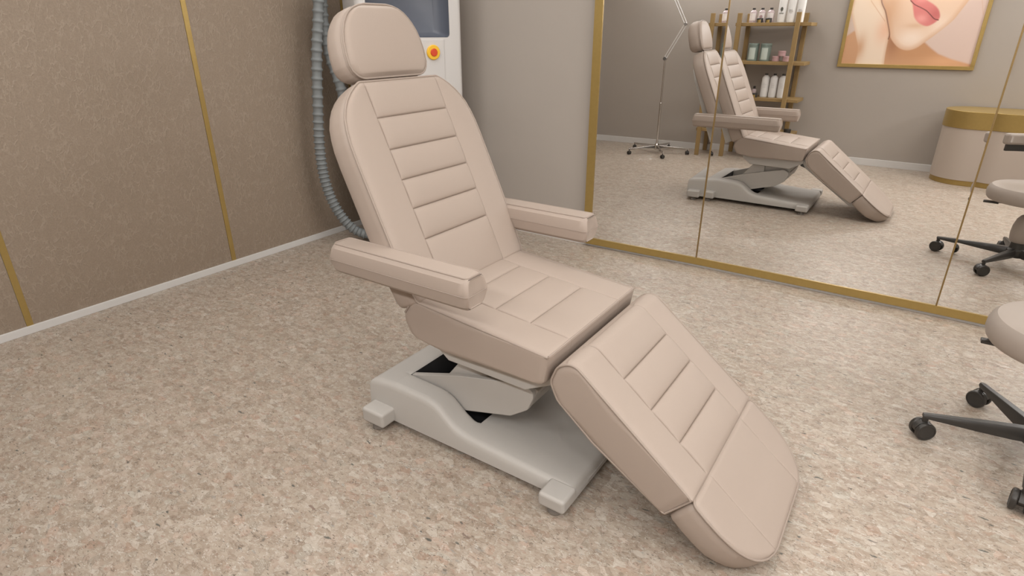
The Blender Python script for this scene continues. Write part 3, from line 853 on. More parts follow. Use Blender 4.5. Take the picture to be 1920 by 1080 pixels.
# local x = along the front (left to right as seen), local y = depth away from the viewer
MWd, MD, MH = .74, .30, 1.86
NZ0, NZ1, NU0, NU1, ND = 1.364, 1.78, .080, .648, .13
bm = bmesh.new()
out = round_poly([(.035, 0), (MWd, 0), (MWd, MD), (.035, MD)], [.055, .03, .03, .03], 6)
def wallring(z): return [bm.verts.new((x, y, z)) for x, y in out]
R0 = [wallring(z) for z in (.05, MH - .02)]
n = len(out)
for i in range(n):
    a, c = out[i], out[(i + 1) % n]
    front_ = abs(a[1]) < 1e-4 and abs(c[1]) < 1e-4 and abs(a[0] - c[0]) > .3
    if front_:
        fa, fb, fc, fd = R0[0][i], R0[0][(i + 1) % n], R0[1][(i + 1) % n], R0[1][i]
        nl = round_poly([(NU0, NZ0), (NU1, NZ0), (NU1, NZ1), (NU0, NZ1)], .022, 5)
        iv = [bm.verts.new((u, 0, z)) for u, z in nl]
        es = [bm.edges.new((fa, fb)), bm.edges.new((fc, fd))]
        ed = [bm.edges.get((fa, fb)), bm.edges.get((fc, fd))]
        e1 = bm.edges.get((fb, fc)) or bm.edges.new((fb, fc)); e2 = bm.edges.get((fd, fa)) or bm.edges.new((fd, fa))
        ie = [bm.edges.new((iv[k], iv[(k + 1) % len(iv)])) for k in range(len(iv))]
        bmesh.ops.triangle_fill(bm, use_beauty=True, edges=list(set(ed + [e1, e2] + ie)))
        iv2 = [bm.verts.new((u, .006, z)) for u, z in nl]
        for k in range(len(iv)): bm.faces.new((iv[k], iv[(k + 1) % len(iv)], iv2[(k + 1) % len(iv)], iv2[k]))
    else:
        bm.faces.new((R0[0][i], R0[0][(i + 1) % n], R0[1][(i + 1) % n], R0[1][i]))
bm.faces.new(R0[0][::-1]); bm.faces.new(R0[1])
body = finish('cabinet', bm, M['white_plastic'], mc, ang=40)
bm = bmesh.new()
no = round_poly([(NU0 + .001, NZ0 + .001), (NU1 - .001, NZ0 + .001), (NU1 - .001, NZ1), (NU0, NZ1)], .022, 5)
ni = round_poly([(NU0 + .03, NZ0 + .03), (NU1 - .05, NZ0 + .03), (NU1 - .05, NZ1 - .03), (NU0 + .03, NZ1 - .03)], .022, 5)
a = [bm.verts.new((u, .002, z)) for u, z in no]; c = [bm.verts.new((u, ND * .35, z)) for u, z in no]; d_ = [bm.verts.new((u, ND, z)) for u, z in ni]
for p_, q_ in ((a, c), (c, d_)):
    for k in range(len(a)): bm.faces.new((p_[k], p_[(k + 1) % len(a)], q_[(k + 1) % len(a)], q_[k]))
bm.faces.new(d_)
finish('screen_bay', bm, M['slate'], mc, smooth='keep', ang=25)
box('service_door', .07, .603, -.006, .004, .14, 1.352, M['white_plastic'], mc, .004)
rotx = Matrix.Rotation(pi / 2, 4, 'X')
bt = lathe('stop_button', [(0.046, .0), (.046, .010), (.042, .014), (.0, .014)], M['yellow'], mc, 36, Matrix.Translation((.520, -.006, 1.274)) @ rotx)
lathe('button_cap', [(.020, .012), (.020, .014), (.024, .016), (.024, .019), (.021, .021), (0, .0215)], M['red'], bt, 32, Matrix.Translation((.520, -.006, 1.274)) @ rotx)
box('top_cap', .027, MWd + .008, -.008, MD + .008, MH - .022, MH + .02, M['white_plastic'], mc, .012)
for u in (.10, MWd - .07):
    for v in (.06, MD - .06):
        bm = bmesh.new(); caster_body(bm, (u, v, 0), .3, .024, .055); w_ = finish('caster_fork', bm, M['black_plastic'], mc)
        caster(w_, (u, v, 0), .3, .024)
# hose outlet arm on the cabinet's left side
tube('hose_arm', [(.045, .20, 1.72), (-.10, .19, 1.74), (-.22, .17, 1.74)], .022, M['white_plastic'], mc, 14)
# ribbed hose
hp = [(-3.245, 2.74, 1.735), (-3.262, 2.70, 1.60), (-3.275, 2.68, 1.45), (-3.296, 2.659, 1.272), (-3.318, 2.633, .947), (-3.331, 2.618, .706), (-3.331, 2.619, .508), (-3.312, 2.641, .338), (-3.275, 2.683, .199), (-3.226, 2.738, .098), (-3.165, 2.80, .052), (-3.12, 2.87, .048), (-3.13, 2.93, .075), (-3.20, 2.925, .16), (-3.262, 2.86, .30), (-3.278, 2.825, .50), (-3.27, 2.812, .721), (-3.272, 2.81, 1.00), (-3.288, 2.79, 1.14), (-3.312, 2.772, 1.253), (-3.318, 2.76, 1.428), (-3.305, 2.762, 1.60), (-3.27, 2.80, 1.71), (-3.22, 2.83, 1.75)]
cp = catmull(hp, 40)
cl = [0.]
for a, c in zip(cp, cp[1:]): cl.append(cl[-1] + (c - a).length)
# resample so that each rib has six rings; pitch tightens where the hose bends near the floor
pts, rr = [], []
s_ = 0.; ph = 0.; i = 0
while s_ < cl[-1]:
    while i < len(cl) - 2 and cl[i + 1] < s_: i += 1
    t = (s_ - cl[i]) / max(1e-6, cl[i + 1] - cl[i]); p = cp[i].lerp(cp[i + 1], min(1, t))
    pts.append(p); u = ph % 1.0
    rr.append(.0305 + .0085 * exp(-((min(u, 1 - u)) / .13) ** 2))
    pitch = .030 + .027 * min(1, max(0, (p.z - .55) / .45))
    st = pitch / 9; s_ += st; ph += st / pitch
hz = thing('ribbed_hose', 'grey ribbed air hose looping from the white machine down to the floor', 'hose', (-3.2, 2.8, 0))
bm = bmesh.new(); bm_tube(bm, pts, .03, 16, rfun=lambda k: rr[k])
under(finish('tube', bm, M['hose'], hz, ang=75))
# flat hanging strap beside the hose
def lower(pz): return pz
st_ = bmesh.new(); p0 = Vector((-3.305, 2.80, 1.40)); p1 = Vector((-3.292, 2.815, 1.150)); side_ = Vector((.66, .75, 0)) * .011; dp = Vector((.75, -.66, 0)) * .003
vs = [st_.verts.new(p + s1 * side_ + s2 * dp) for p in (p0, p1) for s1, s2 in ((-1, -1), (1, -1), (1, 1), (-1, 1))]
for q in ((0, 1, 2, 3), (7, 6, 5, 4), (0, 4, 5, 1), (1, 5, 6, 2), (2, 6, 7, 3), (3, 7, 4, 0)): st_.faces.new([vs[k] for k in q])
under(finish('hanging_strap', st_, M['white_plastic'], hz))

# ---------------------------------------------------------------- magnifier lamp
LXp, LYp = -2.478, -.07
lp_t = thing('magnifier_floor_lamp', 'chrome magnifier floor lamp on a five-star caster base', 'lamp', (LXp, LYp, 0))
lathe('pole', [(.014, .07), (.014, .60), (.0105, .605), (.0105, 1.10)], M['chrome'], lp_t, 20)
lathe('hub', [(.028, .045), (.034, .05), (.034, .10), (.02, .112), (.015, .12)], M['chrome'], lp_t, 24)
for a in (-11, 61, 133, 205, 277):
    A_ = radians(a); bm = bmesh.new(); mt = Matrix.Rotation(A_, 4, 'Z'); rg = []
    for x, hw, z0, z1 in ((.025, .014, .058, .098), (.2, .012, .060, .086), (.375, .010, .060, .076), (.39, .006, .062, .074)):
        rg.append([bm.verts.new(mt @ Vector((x, y, z))) for y, z in ((-hw, z0), (hw, z0), (hw * .8, z1), (-hw * .8, z1))])
    for p_, q_ in zip(rg, rg[1:]):
        for j in range(4): bm.faces.new((p_[j], p_[(j + 1) % 4], q_[(j + 1) % 4], q_[j]))
    bm.faces.new(rg[0][::-1]); bm.faces.new(rg[-1])
    lg = finish('leg', bm, M['chrome'], lp_t, bevel=.003)
    at = (.375 * cos(A_), .375 * sin(A_), 0)
    bm = bmesh.new(); caster_body(bm, at, A_ + 1.1, .023, .062); cfork = finish('caster_fork', bm, M['black_plastic'], lg)
    caster(lg, at, A_ + 1.1, .023)
bm = bmesh.new(); bm_lathe(bm, [(.022, -.018), (.022, .018)], 20, Matrix.Translation((0, 0, 1.105)) @ rotx); finish('elbow_joint', bm, M['chrome'], lp_t, bevel=.003)
def twin(name, a, b_, off):
    bm = bmesh.new(); d = (Vector(b_) - Vector(a)).normalized(); nn = Vector((d.z, 0, -d.x)) * off
    for sg in (-1, 1): bm_tube(bm, [Vector(a) + nn * sg, Vector(b_) + nn * sg], .0055, 10)
    finish(name, bm, M['white_plastic'], lp_t, ang=60)
e1 = (.203, 0, 1.478); e2 = (-.13, 0, 2.06)
twin('lower_arm', (0, 0, 1.11), e1, .013); twin('upper_arm', e1, e2, .013)
bm = bmesh.new(); bm_lathe(bm, [(.018, -.016), (.018, .016)], 20, Matrix.Translation(e1) @ rotx); finish('elbow_joint', bm, M['chrome'], lp_t, bevel=.003)
hd = lathe('lamp_head', [(.075, -.02), (.115, -.022), (.125, -.008), (.118, .02), (.085, .03), (.075, .028)], M['white_plastic'], lp_t, 40, Matrix.Translation((-.24, 0, 2.03)) @ Matrix.Rotation(.35, 4, 'Y'))
lathe('magnifying_lens', [(.0, -.004), (.078, -.001), (.078, .003), (0, .006)], mat('lens glass', (.9, .93, .95), .02, trans=1.), hd, 40, Matrix.Translation((-.24, 0, 2.03)) @ Matrix.Rotation(.35, 4, 'Y'))

# ---------------------------------------------------------------- open shelf
sh = thing('open_shelf_rack', 'tall open shelf rack of olive brown wood holding skincare bottles', 'shelf', (-1.66, -.39, 0))
SXo, SYo = -1.66, -.39
def shb(name, x0, x1, y0, y1, z0, z1): return box(name, x0 - SXo, x1 - SXo, y0 - SYo, y1 - SYo, z0, z1, M['wood'], sh, .003)
for x0 in (-2.035, -1.420):
    shb('post', x0, x0 + .047, -.222, -.187, 0, 1.59)
    shb('post', x0 + .01, x0 + .057, -.595, -.560, 0, 1.59)
for z1 in (.322, .700, 1.090, 1.490): 
    shb('shelf_board', -2.055, -1.262, -.558, -.224, z1 - .035, z1)
YS = -.35
def kid_lathe(name, prof, m_, parent, seg=28): return lathe(name, prof, M[m_], parent, seg)
def sqlab(parent, w, z0, z1, y, m_, name='label'):
    return box(name, -w / 2, w / 2, y - .0, y + .0012, z0, z1, M[m_], parent)
# the wrap-around label is a thin curved sleeve
def sleeve(parent, R_, half, z0, z1, m_, name='label', ctr=pi / 2):
    bm = bmesh.new(); n = 12; P_ = []
    for i in range(n + 1):
        a = ctr + half * (-1 + 2 * i / n)
        P_.append([bm.verts.new((r_ * cos(a), r_ * sin(a), z_)) for r_, z_ in ((R_, z0), (R_ + .0009, z0), (R_ + .0009, z1), (R_, z1))])
    for p_, q_ in zip(P_, P_[1:]):
        for j in range(4): bm.faces.new((p_[j], p_[(j + 1) % 4], q_[(j + 1) % 4], q_[j]))
    bm.faces.new(P_[0][::-1]); bm.faces.new(P_[-1])
    return finish(name, bm, M[m_], parent)
def pink_bottle(x, z, label, mark):
    o = thing('lotion_bottle', label, 'bottle', (x, YS, z), 0, 'pale pink bottles on the top shelf')
    kid_lathe('body', [(.034, 0), (.037, .004), (.037, .105), (.033, .116), (.019, .128), (.014, .131), (.014, .136)], 'bottle_pink', o)
    kid_lathe('cap', [(.0165, .133), (.0165, .149), (.015, .151)], 'black_plastic', o)
    sleeve(o, .0373, 1.02, .022, .098, 'label')
    if mark == 1:
        lathe('emblem', [(.0, .0), (.0165, .0), (.0165, .0018), (0, .0018)], M['ink_rose'], o, 20, Matrix.Translation((0, .0378, .062)) @ Matrix.Rotation(-pi / 2, 4, 'X'))
    if mark == 2:
        bm = bmesh.new()
        for k, w in ((0, .012), (1, .016), (2, .010)): bm_box(bm, -w / 2, w / 2, .0382, .0392, .066 - k * .009, .0675 - k * .009)
        finish('printed_lines', bm, M['ink_soft'], o)
pink_bottle(-1.905, 1.49, 'pale pink bottle with a plain label, leftmost on the top shelf', 0)
pink_bottle(-1.812, 1.49, 'pale pink bottle whose label has a round rose emblem', 1)
pink_bottle(-1.718, 1.49, 'pale pink bottle with fine printed lines, next to the white tubes', 2)
def low_jar(x, y, z, label, grp):
    o = thing('black_jar', label, 'jar', (x, y, z), 0, grp)
    kid_lathe('body', [(.032, 0), (.034, .003), (.034, .042), (.031, .046)], 'black_plastic', o)
    sleeve(o, .0343, .52, .0, .028, 'gold', 'gold_label')
low_jar(-1.805, -.262, 1.49, 'small black jar with a gold label before the rose-emblem bottle', 'small black and gold jars')
low_jar(-1.712, -.262, 1.49, 'small black jar with a gold label nearest the white tubes', 'small black and gold jars')
low_jar(-1.742, -.262, .70, 'small black jar with a gold label beside the black-capped white bottles', 'small black and gold jars')
def tube_pack(x, z, label, mark):
    o = thing('cream_tube', label, 'tube', (x, YS, z), 0, 'tall white tubes on the top shelf')
    bm = bmesh.new(); rings = []
    for z_, rx, ry in ((0, .036, .036), (.004, .0395, .0395), (.03, .041, .040), (.18, .043, .030), (.29, .044, .012), (.315, .044, .004), (.325, .044, .003)):
        rings.append([bm.verts.new((rx * cos(2 * pi * k / 28), ry * sin(2 * pi * k / 28), z_)) for k in range(28)])
    for a, c in zip(rings, rings[1:]):
        for k in range(28): bm.faces.new((a[k], a[(k + 1) % 28], c[(k + 1) % 28], c[k]))
    bm.faces.new(rings[0][::-1]); bm.faces.new(rings[-1])
    finish('body', bm, M['bottle_white'], o)
    kid_lathe('screw_cap', [(.0355, -.0), (.0362, .001), (.0362, .003)], 'bottle_white', o)
    yy = .0372
    bm = bmesh.new()
    if mark == 0:
        bm_lathe(bm, [(0, 0), (.010, 0), (.010, .0016), (0, .0016)], 16, Matrix.Translation((0, yy - .0012, .135)) @ Matrix.Rotation(-pi / 2, 4, 'X') @ Matrix.Diagonal((1.4, 2.0, 1, 1)))
        bm_box(bm, -.002, .002, yy, yy + .0016, .103, .118)
        bm_box(bm, -.024, .024, yy - .004, yy + .0022, .092, .097)
        finish('leaf_emblem', bm, M['ink'], o)
    else:
        for k, (w, dx) in enumerate(((.034, -.003), (.042, .002), (.026, 0))): bm_box(bm, -w / 2 + dx, w / 2 + dx, yy - .004, yy + .0016, .126 - k * .014, .1282 - k * .014)
        bm_tube(bm, [Vector((-.018, yy + .0006, .122)), Vector((-.010, yy + .0008, .130)), Vector((-.002, yy + .0006, .126))], .0009, 6)
        finish('printed_script', bm, M['ink_soft'], o)
tube_pack(-1.603, 1.49, 'tall white tube with a dark leaf emblem on the top shelf', 0)
tube_pack(-1.507, 1.49, 'tall white tube with pale script, middle of the three tubes', 1)
tube_pack(-1.413, 1.49, 'tall white tube with pale script, beside the right-hand rack post', 2)
def canister(x, z, label):
    o = thing('storage_canister', label, 'canister', (x, YS, z), 0, 'sage green canisters on the middle shelf')
    kid_lathe('body', [(.054, 0), (.057, .003), (.057, .158), (.055, .160)], 'green', o, 36)
    kid_lathe('lid', [(.0575, .160), (.059, .162), (.059, .180), (.055, .186), (.0, .187)], 'green', o, 36)
    sleeve(o, .0573, .62, .016, .140, 'label_green')
canister(-1.848, 1.09, 'sage green canister with a pale label, nearest the left-hand rack posts')
canister(-1.712, 1.09, 'sage green canister with a pale label, beside the pink jars')
def pink_jar(x, z, label):
    o = thing('cosmetic_jar', label, 'jar', (x, YS, z), 0, 'dusty pink jars on the middle shelf')
    kid_lathe('body', [(.036, 0), (.039, .003), (.039, .038)], 'pink', o, 32)
    kid_lathe('lid', [(.0405, .0385), (.0415, .040), (.0415, .052), (.039, .055), (0, .0555)], 'pink', o, 32)
pink_jar(-1.590, 1.09, 'dusty pink jar on the shelf board beside the green canister')
pink_jar(-1.478, 1.09, 'dusty pink jar on the shelf board beside the rack post')
pink_jar(-1.534, 1.1455, 'dusty pink jar balanced on top of the other two')
def white_bottle(x, z, label):
    o = thing('shampoo_bottle', label, 'bottle', (x, YS, z), 0, 'white bottles with black caps on the third shelf')
    kid_lathe('body', [(.038, 0), (.0415, .004), (.0415, .205), (.038, .218), (.022, .236), (.014, .240), (.014, .244)], 'bottle_white', o, 32)
    kid_lathe('cap', [(.0165, .241), (.0165, .257), (.015, .259)], 'black_plastic', o, 24)
    bm = bmesh.new()
    for k, (w, dx) in enumerate(((.026, -.004), (.036, .002), (.028, 0), (.034, .001))): bm_box(bm, -w / 2 + dx, w / 2 + dx, .0365, .0424, .152 - k * .014, .154 - k * .014)
    finish('printed_script', bm, M['ink_soft'], o)
white_bottle(-1.660, .70, 'white bottle with a black cap beside the small black jar')
white_bottle(-1.568, .70, 'white bottle with a black cap, middle of three on one shelf')
white_bottle(-1.474, .70, 'white bottle with a black cap, nearest the right-hand rack posts')
o = thing('pump_bottle', 'dark narrow bottle partly hidden on the third shelf', 'bottle', (-1.775, -.36, .70))
kid_lathe('body', [(.026, 0), (.028, .003), (.028, .07), (.012, .085)], 'bottle_pink', o); kid_lathe('cap', [(.013, .085), (.013, .115)], 'black_plastic', o)
for x, lb in ((-1.955, 'black jar on the lowest shelf beside the left rack post'), (-1.33, 'black jar on the lowest shelf at the free end'), (-1.47, 'black jar on the lowest shelf beside the right rack post')):
    o = thing('black_jar', lb, 'jar', (x, -.33, .322), 0, 'black jars on the lowest shelf')
    kid_lathe('body', [(.036, 0), (.038, .003), (.038, .028)], 'black_plastic', o); kid_lathe('lid', [(.039, .028), (.039, .040), (.036, .042)], 'black_plastic', o)

# ---------------------------------------------------------------- curved counter
ct = thing('reception_counter', 'oval cream counter with a broad gold top band and gold plinth', 'counter', (.9, -.29, 0))
def stadium(x0, x1, y0, y1, r_, n=20):
    return round_poly([(x0, y0), (x1, y0), (x1, y1), (x0, y1)], r_, n)
def cprism(name, x0, x1, y0, y1, r_, z0, z1, m_, bevel=.003):
    return prism(name, [(x - .9, y + .29) for x, y in stadium(x0, x1, y0, y1, r_)], z0, z1, M[m_], ct, 'z', bevel)
cprism('body', .122, 1.70, -.575, -.005, .28, .05, .545, 'cream')
cprism('plinth', .130, 1.69, -.570, -.013, .275, 0, .055, 'gold')
cprism('top_band', .114, 1.71, -.582, .003, .287, .540, .700, 'gold', .004)

# ---------------------------------------------------------------- framed beauty print
PX0, PX1, PZ0, PZ1 = -.985, .250, 1.041, 1.99
pf = thing('framed_picture', 'large gold-framed close-up print of lips, chin and a hand', 'picture', ((PX0 + PX1) / 2, YO, 1.5))
def pfb(name, x0, x1, z0, z1, y1=.032): return box(name, x0 - pf.location.x, x1 - pf.location.x, .0, y1, z0 - 1.5, z1 - 1.5, M['gold'], pf, .002)
fw_ = .035
pfb('frame_bar', PX0, PX1, PZ0, PZ0 + fw_); pfb('frame_bar', PX0, PX1, PZ1 - fw_, PZ1)
pfb('frame_bar', PX0, PX0 + fw_, PZ0 + fw_, PZ1 - fw_); pfb('frame_bar', PX1 - fw_, PX1, PZ0 + fw_, PZ1 - fw_)
# printed image as a colour attribute on a fine flat sheet
def catm2(pts, n=8): return [(v.x, v.y) for v in catmull([Vector((a, c, 0)) for a, c in pts], n)]
hand_l = [(-.93, 2.05), (-.952, 1.85), (-.956, 1.707), (-.958, 1.604), (-.934, 1.535), (-.899, 1.447), (-.856, 1.342), (-.814, 1.218), (-.816, 1.05)]
hand_r = [(-.60, 2.05), (-.72, 1.88), (-.695, 1.701), (-.635, 1.591), (-.593, 1.489), (-.552, 1.378), (-.551, 1.317), (-.547, 1.187), (-.536, 1.05)]
jaw = [(-.75, 2.05), (-.74, 1.85), (-.691, 1.701), (-.637, 1.599), (-.579, 1.463), (-.545, 1.36), (-.497, 1.292), (-.429, 1.236), (-.353, 1.218), (-.28, 1.243), (-.224, 1.295), (-.154, 1.362), (-.036, 1.493), (.013, 1.588), (.057, 1.682), (.12, 1.82), (.16, 2.05)]
uplip = [(-.433, 1.69), (-.376, 1.712), (-.335, 1.712), (-.297, 1.690), (-.221, 1.645), (-.173, 1.599), (-.148, 1.542), (-.154, 1.506)]
mouth = [(-.433, 1.69), (-.389, 1.652), (-.329, 1.622), (-.276, 1.593), (-.229, 1.552), (-.191, 1.518), (-.154, 1.506)]
lolip = [(-.433, 1.69), (-.411, 1.661), (-.388, 1.595), (-.361, 1.528), (-.311, 1.478), (-.243, 1.451), (-.194, 1.469), (-.154, 1.506)]
P_hand = catm2(hand_l) + catm2(hand_r)[::-1]
P_jaw = catm2(jaw)
P_sh = [(-1.0, 1.0), (-1.0, 1.33), (-.954, 1.359), (-.895, 1.408), (-.84, 1.43), (-.6, 1.42), (-.3, 1.33), (-.216, 1.303), (-.158, 1.253), (-.076, 1.195), (.048, 1.147), (.206, 1.105), (.3, 1.09), (.3, 1.0)]
P_up = catm2(uplip) + catm2(mouth)[::-1]; P_lo = catm2(lolip) + catm2(mouth)[::-1]
def bbox(p): xs_ = [q[0] for q in p]; zs_ = [q[1] for q in p]; return min(xs_), max(xs_), min(zs_), max(zs_)
def sdist(poly, x, z):
    inside = False; best = 9.; n = len(poly); j = n - 1
    for i in range(n):
        xi, zi = poly[i]; xj, zj = poly[j]
        if (zi > z) != (zj > z) and x < (xj - xi) * (z - zi) / (zj - zi) + xi: inside = not inside
        dx, dz = xj - xi, zj - zi; L2 = dx * dx + dz * dz
        t = 0 if L2 == 0 else max(0, min(1, ((x - xi) * dx + (z - zi) * dz) / L2))
        d = (x - xi - t * dx) ** 2 + (z - zi - t * dz) ** 2
        if d < best: best = d
        j = i
    return (sqrt(best) if inside else -sqrt(best))
def lerp3(a, c, t): t = max(0, min(1, t)); return tuple(a[k] + (c[k] - a[k]) * t for k in range(3))
def g2(x, z, cx, cz, sx_, sz_): return exp(-((x - cx) / sx_) ** 2 - ((z - cz) / sz_) ** 2)
def s2l(c): return tuple(((v / 255) / 12.92 if v <= 10 else (((v / 255) + .055) / 1.055) ** 2.4) for v in c)
BG = s2l((205, 184, 172)); SK = s2l((224, 194, 170)); SKL = s2l((234, 214, 198)); SKD = s2l((200, 156, 122)); SHD = s2l((190, 142, 103)); DK = s2l((120, 62, 38))
LIP = s2l((212, 128, 124)); LIPL = s2l((230, 156, 150)); LIPD = s2l((168, 76, 78)); HANDC = s2l((230, 210, 190)); HANDP = s2l((226, 184, 158))
def paint(x, z):
    c = lerp3(BG, s2l((212, 188, 178)), (x + 1) / 1.2)
    e = .004
    d = sdist(P_sh, x, z)
    if d > -e:
        k = lerp3(SKD, SHD, g2(x, z, -.25, 1.22, .30, .12) + .2)
        k = lerp3(k, s2l((214, 164, 124)), g2(x, z, .0, 1.12, .2, .06)); k = lerp3(k, DK, .55 * g2(x, z, -.50, 1.33, .07, .16))
        c = lerp3(c, k, (d + e) / (2 * e * 2.5))
    d = sdist(P_jaw, x, z)
    if d > -e:
        k = lerp3(SK, SKL, 1.1 * g2(x, z, -.35, 1.33, .12, .08) + .7 * g2(x, z, -.12, 1.45, .10, .10))
        k = lerp3(k, SKD, .75 * g2(x, z, -.60, 1.60, .10, .22)); k = lerp3(k, SKD, .5 * g2(x, z, -.34, 1.455, .09, .025))
        k = lerp3(k, SKL, .6 * g2(x, z, -.25, 1.78, .05, .05)); k = lerp3(k, SKD, .55 * g2(x, z, -.36, 1.80, .05, .05))
        k = lerp3(k, DK, .6 * g2(x, z, -.40, 1.84, .035, .014) + .6 * g2(x, z, -.27, 1.81, .03, .012))
        k = lerp3(k, SKD, .65 * (1 - min(1, max(0, d) / .05)))
        c = lerp3(c, k, (d + e) / (2 * e))
    for P_, hi in ((P_up, 0), (P_lo, 1)):
        b_ = BB[id(P_)]
        if b_[0] - .02 < x < b_[1] + .02 and b_[2] - .02 < z < b_[3] + .02:
            d = sdist(P_, x, z)
            if d > -.008:
                k = lerp3(LIP, LIPL, (g2(x, z, -.30, 1.52, .06, .04) if hi else .6 * g2(x, z, -.34, 1.69, .05, .03)))
                k = lerp3(k, LIPD, .45 * g2(x, z, -.19, 1.56, .06, .07)); k = lerp3(k, LIPD, .10 * sin(x * 260 + z * 90) ** 2)
                c = lerp3(c, k, (d + .008) / .014)
    # mouth line
    if -.45 < x < -.14 and 1.48 < z < 1.71:
        dm = min((x - a) ** 2 + (z - b2) ** 2 for a, b2 in MS) ** .5
        c = lerp3(c, s2l((80, 22, 26)), 1 - (dm - .001) / .0055)
    d = sdist(P_hand, x, z)
    if d > -e:
        k = lerp3(HANDC, HANDP, g2(x, z, -.60, 1.42, .08, .13)); k = lerp3(k, SKD, .9 * g2(x, z, -.80, 1.24, .05, .12))
        k = lerp3(k, s2l((222, 190, 158)), .6 * g2(x, z, -.72, 1.75, .1, .12)); k = lerp3(k, SKD, .55 * (1 - min(1, max(0, d) / .03)))
        dw = abs((x + .788) * .76 + (z - 1.695) * .65) if -.79 < x < -.62 and z > 1.47 else 1
        k = lerp3(k, SKD, .7 * (1 - min(1, dw / .006)))
        c = lerp3(c, k, (d + e) / (2 * e))
    # dark line between hand and cheek
    if x < -.50 and z > 1.32:
        dh = min((x - a) ** 2 + (z - b2) ** 2 for a, b2 in HS) ** .5
        c = lerp3(c, s2l((96, 44, 26)), .9 * (1 - (dh - .001) / .008))
    if x > .13 and z > 1.55: c = lerp3(c, SKD, .6 * (1 - abs(x - (.16 + (1.679 - z) * .31)) / .004))
    return c
BB = {id(P_up): bbox(P_up), id(P_lo): bbox(P_lo)}
MS = catm2(mouth, 14); HS = [q for q in catm2(hand_r, 14) if q[1] > 1.3]
ix0, ix1, iz0, iz1 = PX0 + fw_, PX1 - fw_, PZ0 + fw_, PZ1 - fw_
nx, nz_ = 290, 220
vv, ff, cc_ = [], [], []
for j in range(nz_ + 1):
    for i in range(nx + 1):
        x = ix0 + (ix1 - ix0) * i / nx; z = iz0 + (iz1 - iz0) * j / nz_
        vv.append((x - pf.location.x, .014, z - 1.5)); cc_.append(paint(x, z))
for j in range(nz_):
    for i in range(nx):
        a = j * (nx + 1) + i; ff.append((a + 1, a, a + nx + 1, a + nx + 2))
me = bpy.data.meshes.new('print'); me.from_pydata(vv, [], ff)
ca = me.color_attributes.new('Print', 'FLOAT_COLOR', 'POINT')
buf = []
for c in cc_: buf += [c[0], c[1], c[2], 1.0]
ca.data.foreach_set('color', buf)
m, nt, b = new_mat('glossy photo print'); at_ = nt.nodes.new('ShaderNodeVertexColor'); at_.layer_name = 'Print'
nt.links.new(at_.outputs['Color'], b.inputs['Base Color']); b.inputs['Roughness'].default_value = .45
me.materials.append(m); po = bpy.data.objects.new('photo_print', me); link(po, pf)
box('backing_board', ix0 - .005 - pf.location.x, ix1 + .005 - pf.location.x, .001, .0125, iz0 - .005 - 1.5, iz1 + .005 - 1.5, M['wood'], pf)

# ---------------------------------------------------------------- lighting
def ceiling_light(x, y, sx_, sy_, power, label):
    t = thing('ceiling_light', label, 'light', (x, y, ZC), 0, 'square ceiling light panels')
    bm = bmesh.new()
    for a in ((-sx_ / 2 - .02, -sx_ / 2, -sy_ / 2 - .02, sy_ / 2 + .02), (sx_ / 2, sx_ / 2 + .02, -sy_ / 2 - .02, sy_ / 2 + .02), (-sx_ / 2, sx_ / 2, -sy_ / 2 - .02, -sy_ / 2), (-sx_ / 2, sx_ / 2, sy_ / 2, sy_ / 2 + .02)): bm_box(bm, *a, -.02, 0)
    finish('light_frame', bm, M['white_plastic'], t)
    box('diffuser', -sx_ / 2, sx_ / 2, -sy_ / 2, sy_ / 2, -.012, -.002, M['lamp'], t)
    ld = bpy.data.lights.new('panel_glow', 'AREA'); ld.shape = 'RECTANGLE'; ld.size = sx_; ld.size_y = sy_; ld.energy = power; ld.color = (1, .99, .97)
    lo = bpy.data.objects.new('panel_glow', ld); link(lo, t); lo.location = (0, 0, -.025)
PW_ = .56
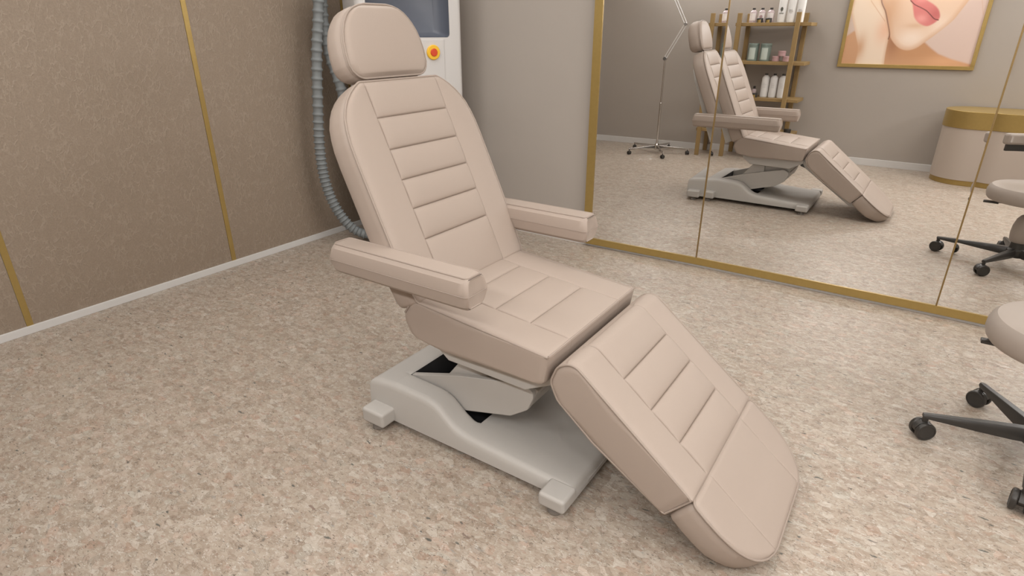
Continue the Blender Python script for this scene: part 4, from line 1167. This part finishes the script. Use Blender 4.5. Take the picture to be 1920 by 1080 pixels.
for x, y, p, lb in [(-2.3, .6, 22, 'ceiling light panel over the lamp side of the room'), (-2.3, 2.5, 21, 'ceiling light panel over the chair headrest'), (-.35, .6, 15, 'ceiling light panel nearest the framed picture'), (-.35, 2.5, 17, 'ceiling light panel over the foot rest'), (1.6, .6, 40, 'ceiling light panel over the counter side'), (1.6, 2.5, 34, 'ceiling light panel beyond the rolling stool')]:
    ceiling_light(x, y, 1.15, 1.15, p * PW_, lb)
def fill_light(x, power, label, y=YO, rz=0, z=2.1, grp='added linear fill lights on the front wall'):  # unseen bar fixtures, added as fill for the chair and base sides
    t = thing('fill_light', label, 'light', (x, y, z), rz, grp)
    box('backplate', -.62, .62, 0, .03, -.06, .06, M['white_plastic'], t, .006)
    box('diffuser', -.60, .60, .03, .075, -.045, .045, M['lamp'], t, .01)
    ld = bpy.data.lights.new('fill_glow', 'AREA'); ld.shape = 'RECTANGLE'; ld.size = 1.2; ld.size_y = .14; ld.energy = power; ld.color = (1, .985, .965)
    lo = bpy.data.objects.new('fill_glow', ld); link(lo, t); lo.location = (0, .09, -.01); lo.rotation_euler = (radians(90 - 28), 0, 0)
for x, p, lb in ((-2.3, 14, 'added linear fill light above the open shelf rack'), (-.4, 21, 'added linear fill light above the framed picture'), (1.5, 24, 'added linear fill light above the curved counter')):
    fill_light(x, p, lb)
fill_light(XR, 22, 'added linear fill light on the side wall beyond the stool', 1.6, radians(90), 2.0, None)  # added out of view to brighten the headrest and other right-facing surfaces
w = bpy.data.worlds.new('world'); SC.world = w; w.use_nodes = True
w.node_tree.nodes['Background'].inputs['Color'].default_value = (.9, .93, 1, 1); w.node_tree.nodes['Background'].inputs['Strength'].default_value = .3

# ---------------------------------------------------------------- camera
cd = bpy.data.cameras.new('camera'); cam = bpy.data.objects.new('camera', cd); link(cam)
cd.sensor_width = 36; cd.lens = 36 * 1110 / 1920; cd.clip_start = .02
cam.location = (0, 0, 1.4); cam.rotation_euler = (radians(90 - 23.43), 0, radians(34.05))
SC.camera = cam
SC.view_settings.view_transform = 'Standard'; SC.view_settings.look = 'None'; SC.view_settings.gamma = 1; SC.view_settings.exposure = -0.07
SC.view_settings.use_curve_mapping = False
SC.cycles.use_denoising = True; SC.cycles.max_bounces = 10; SC.cycles.diffuse_bounces = 5
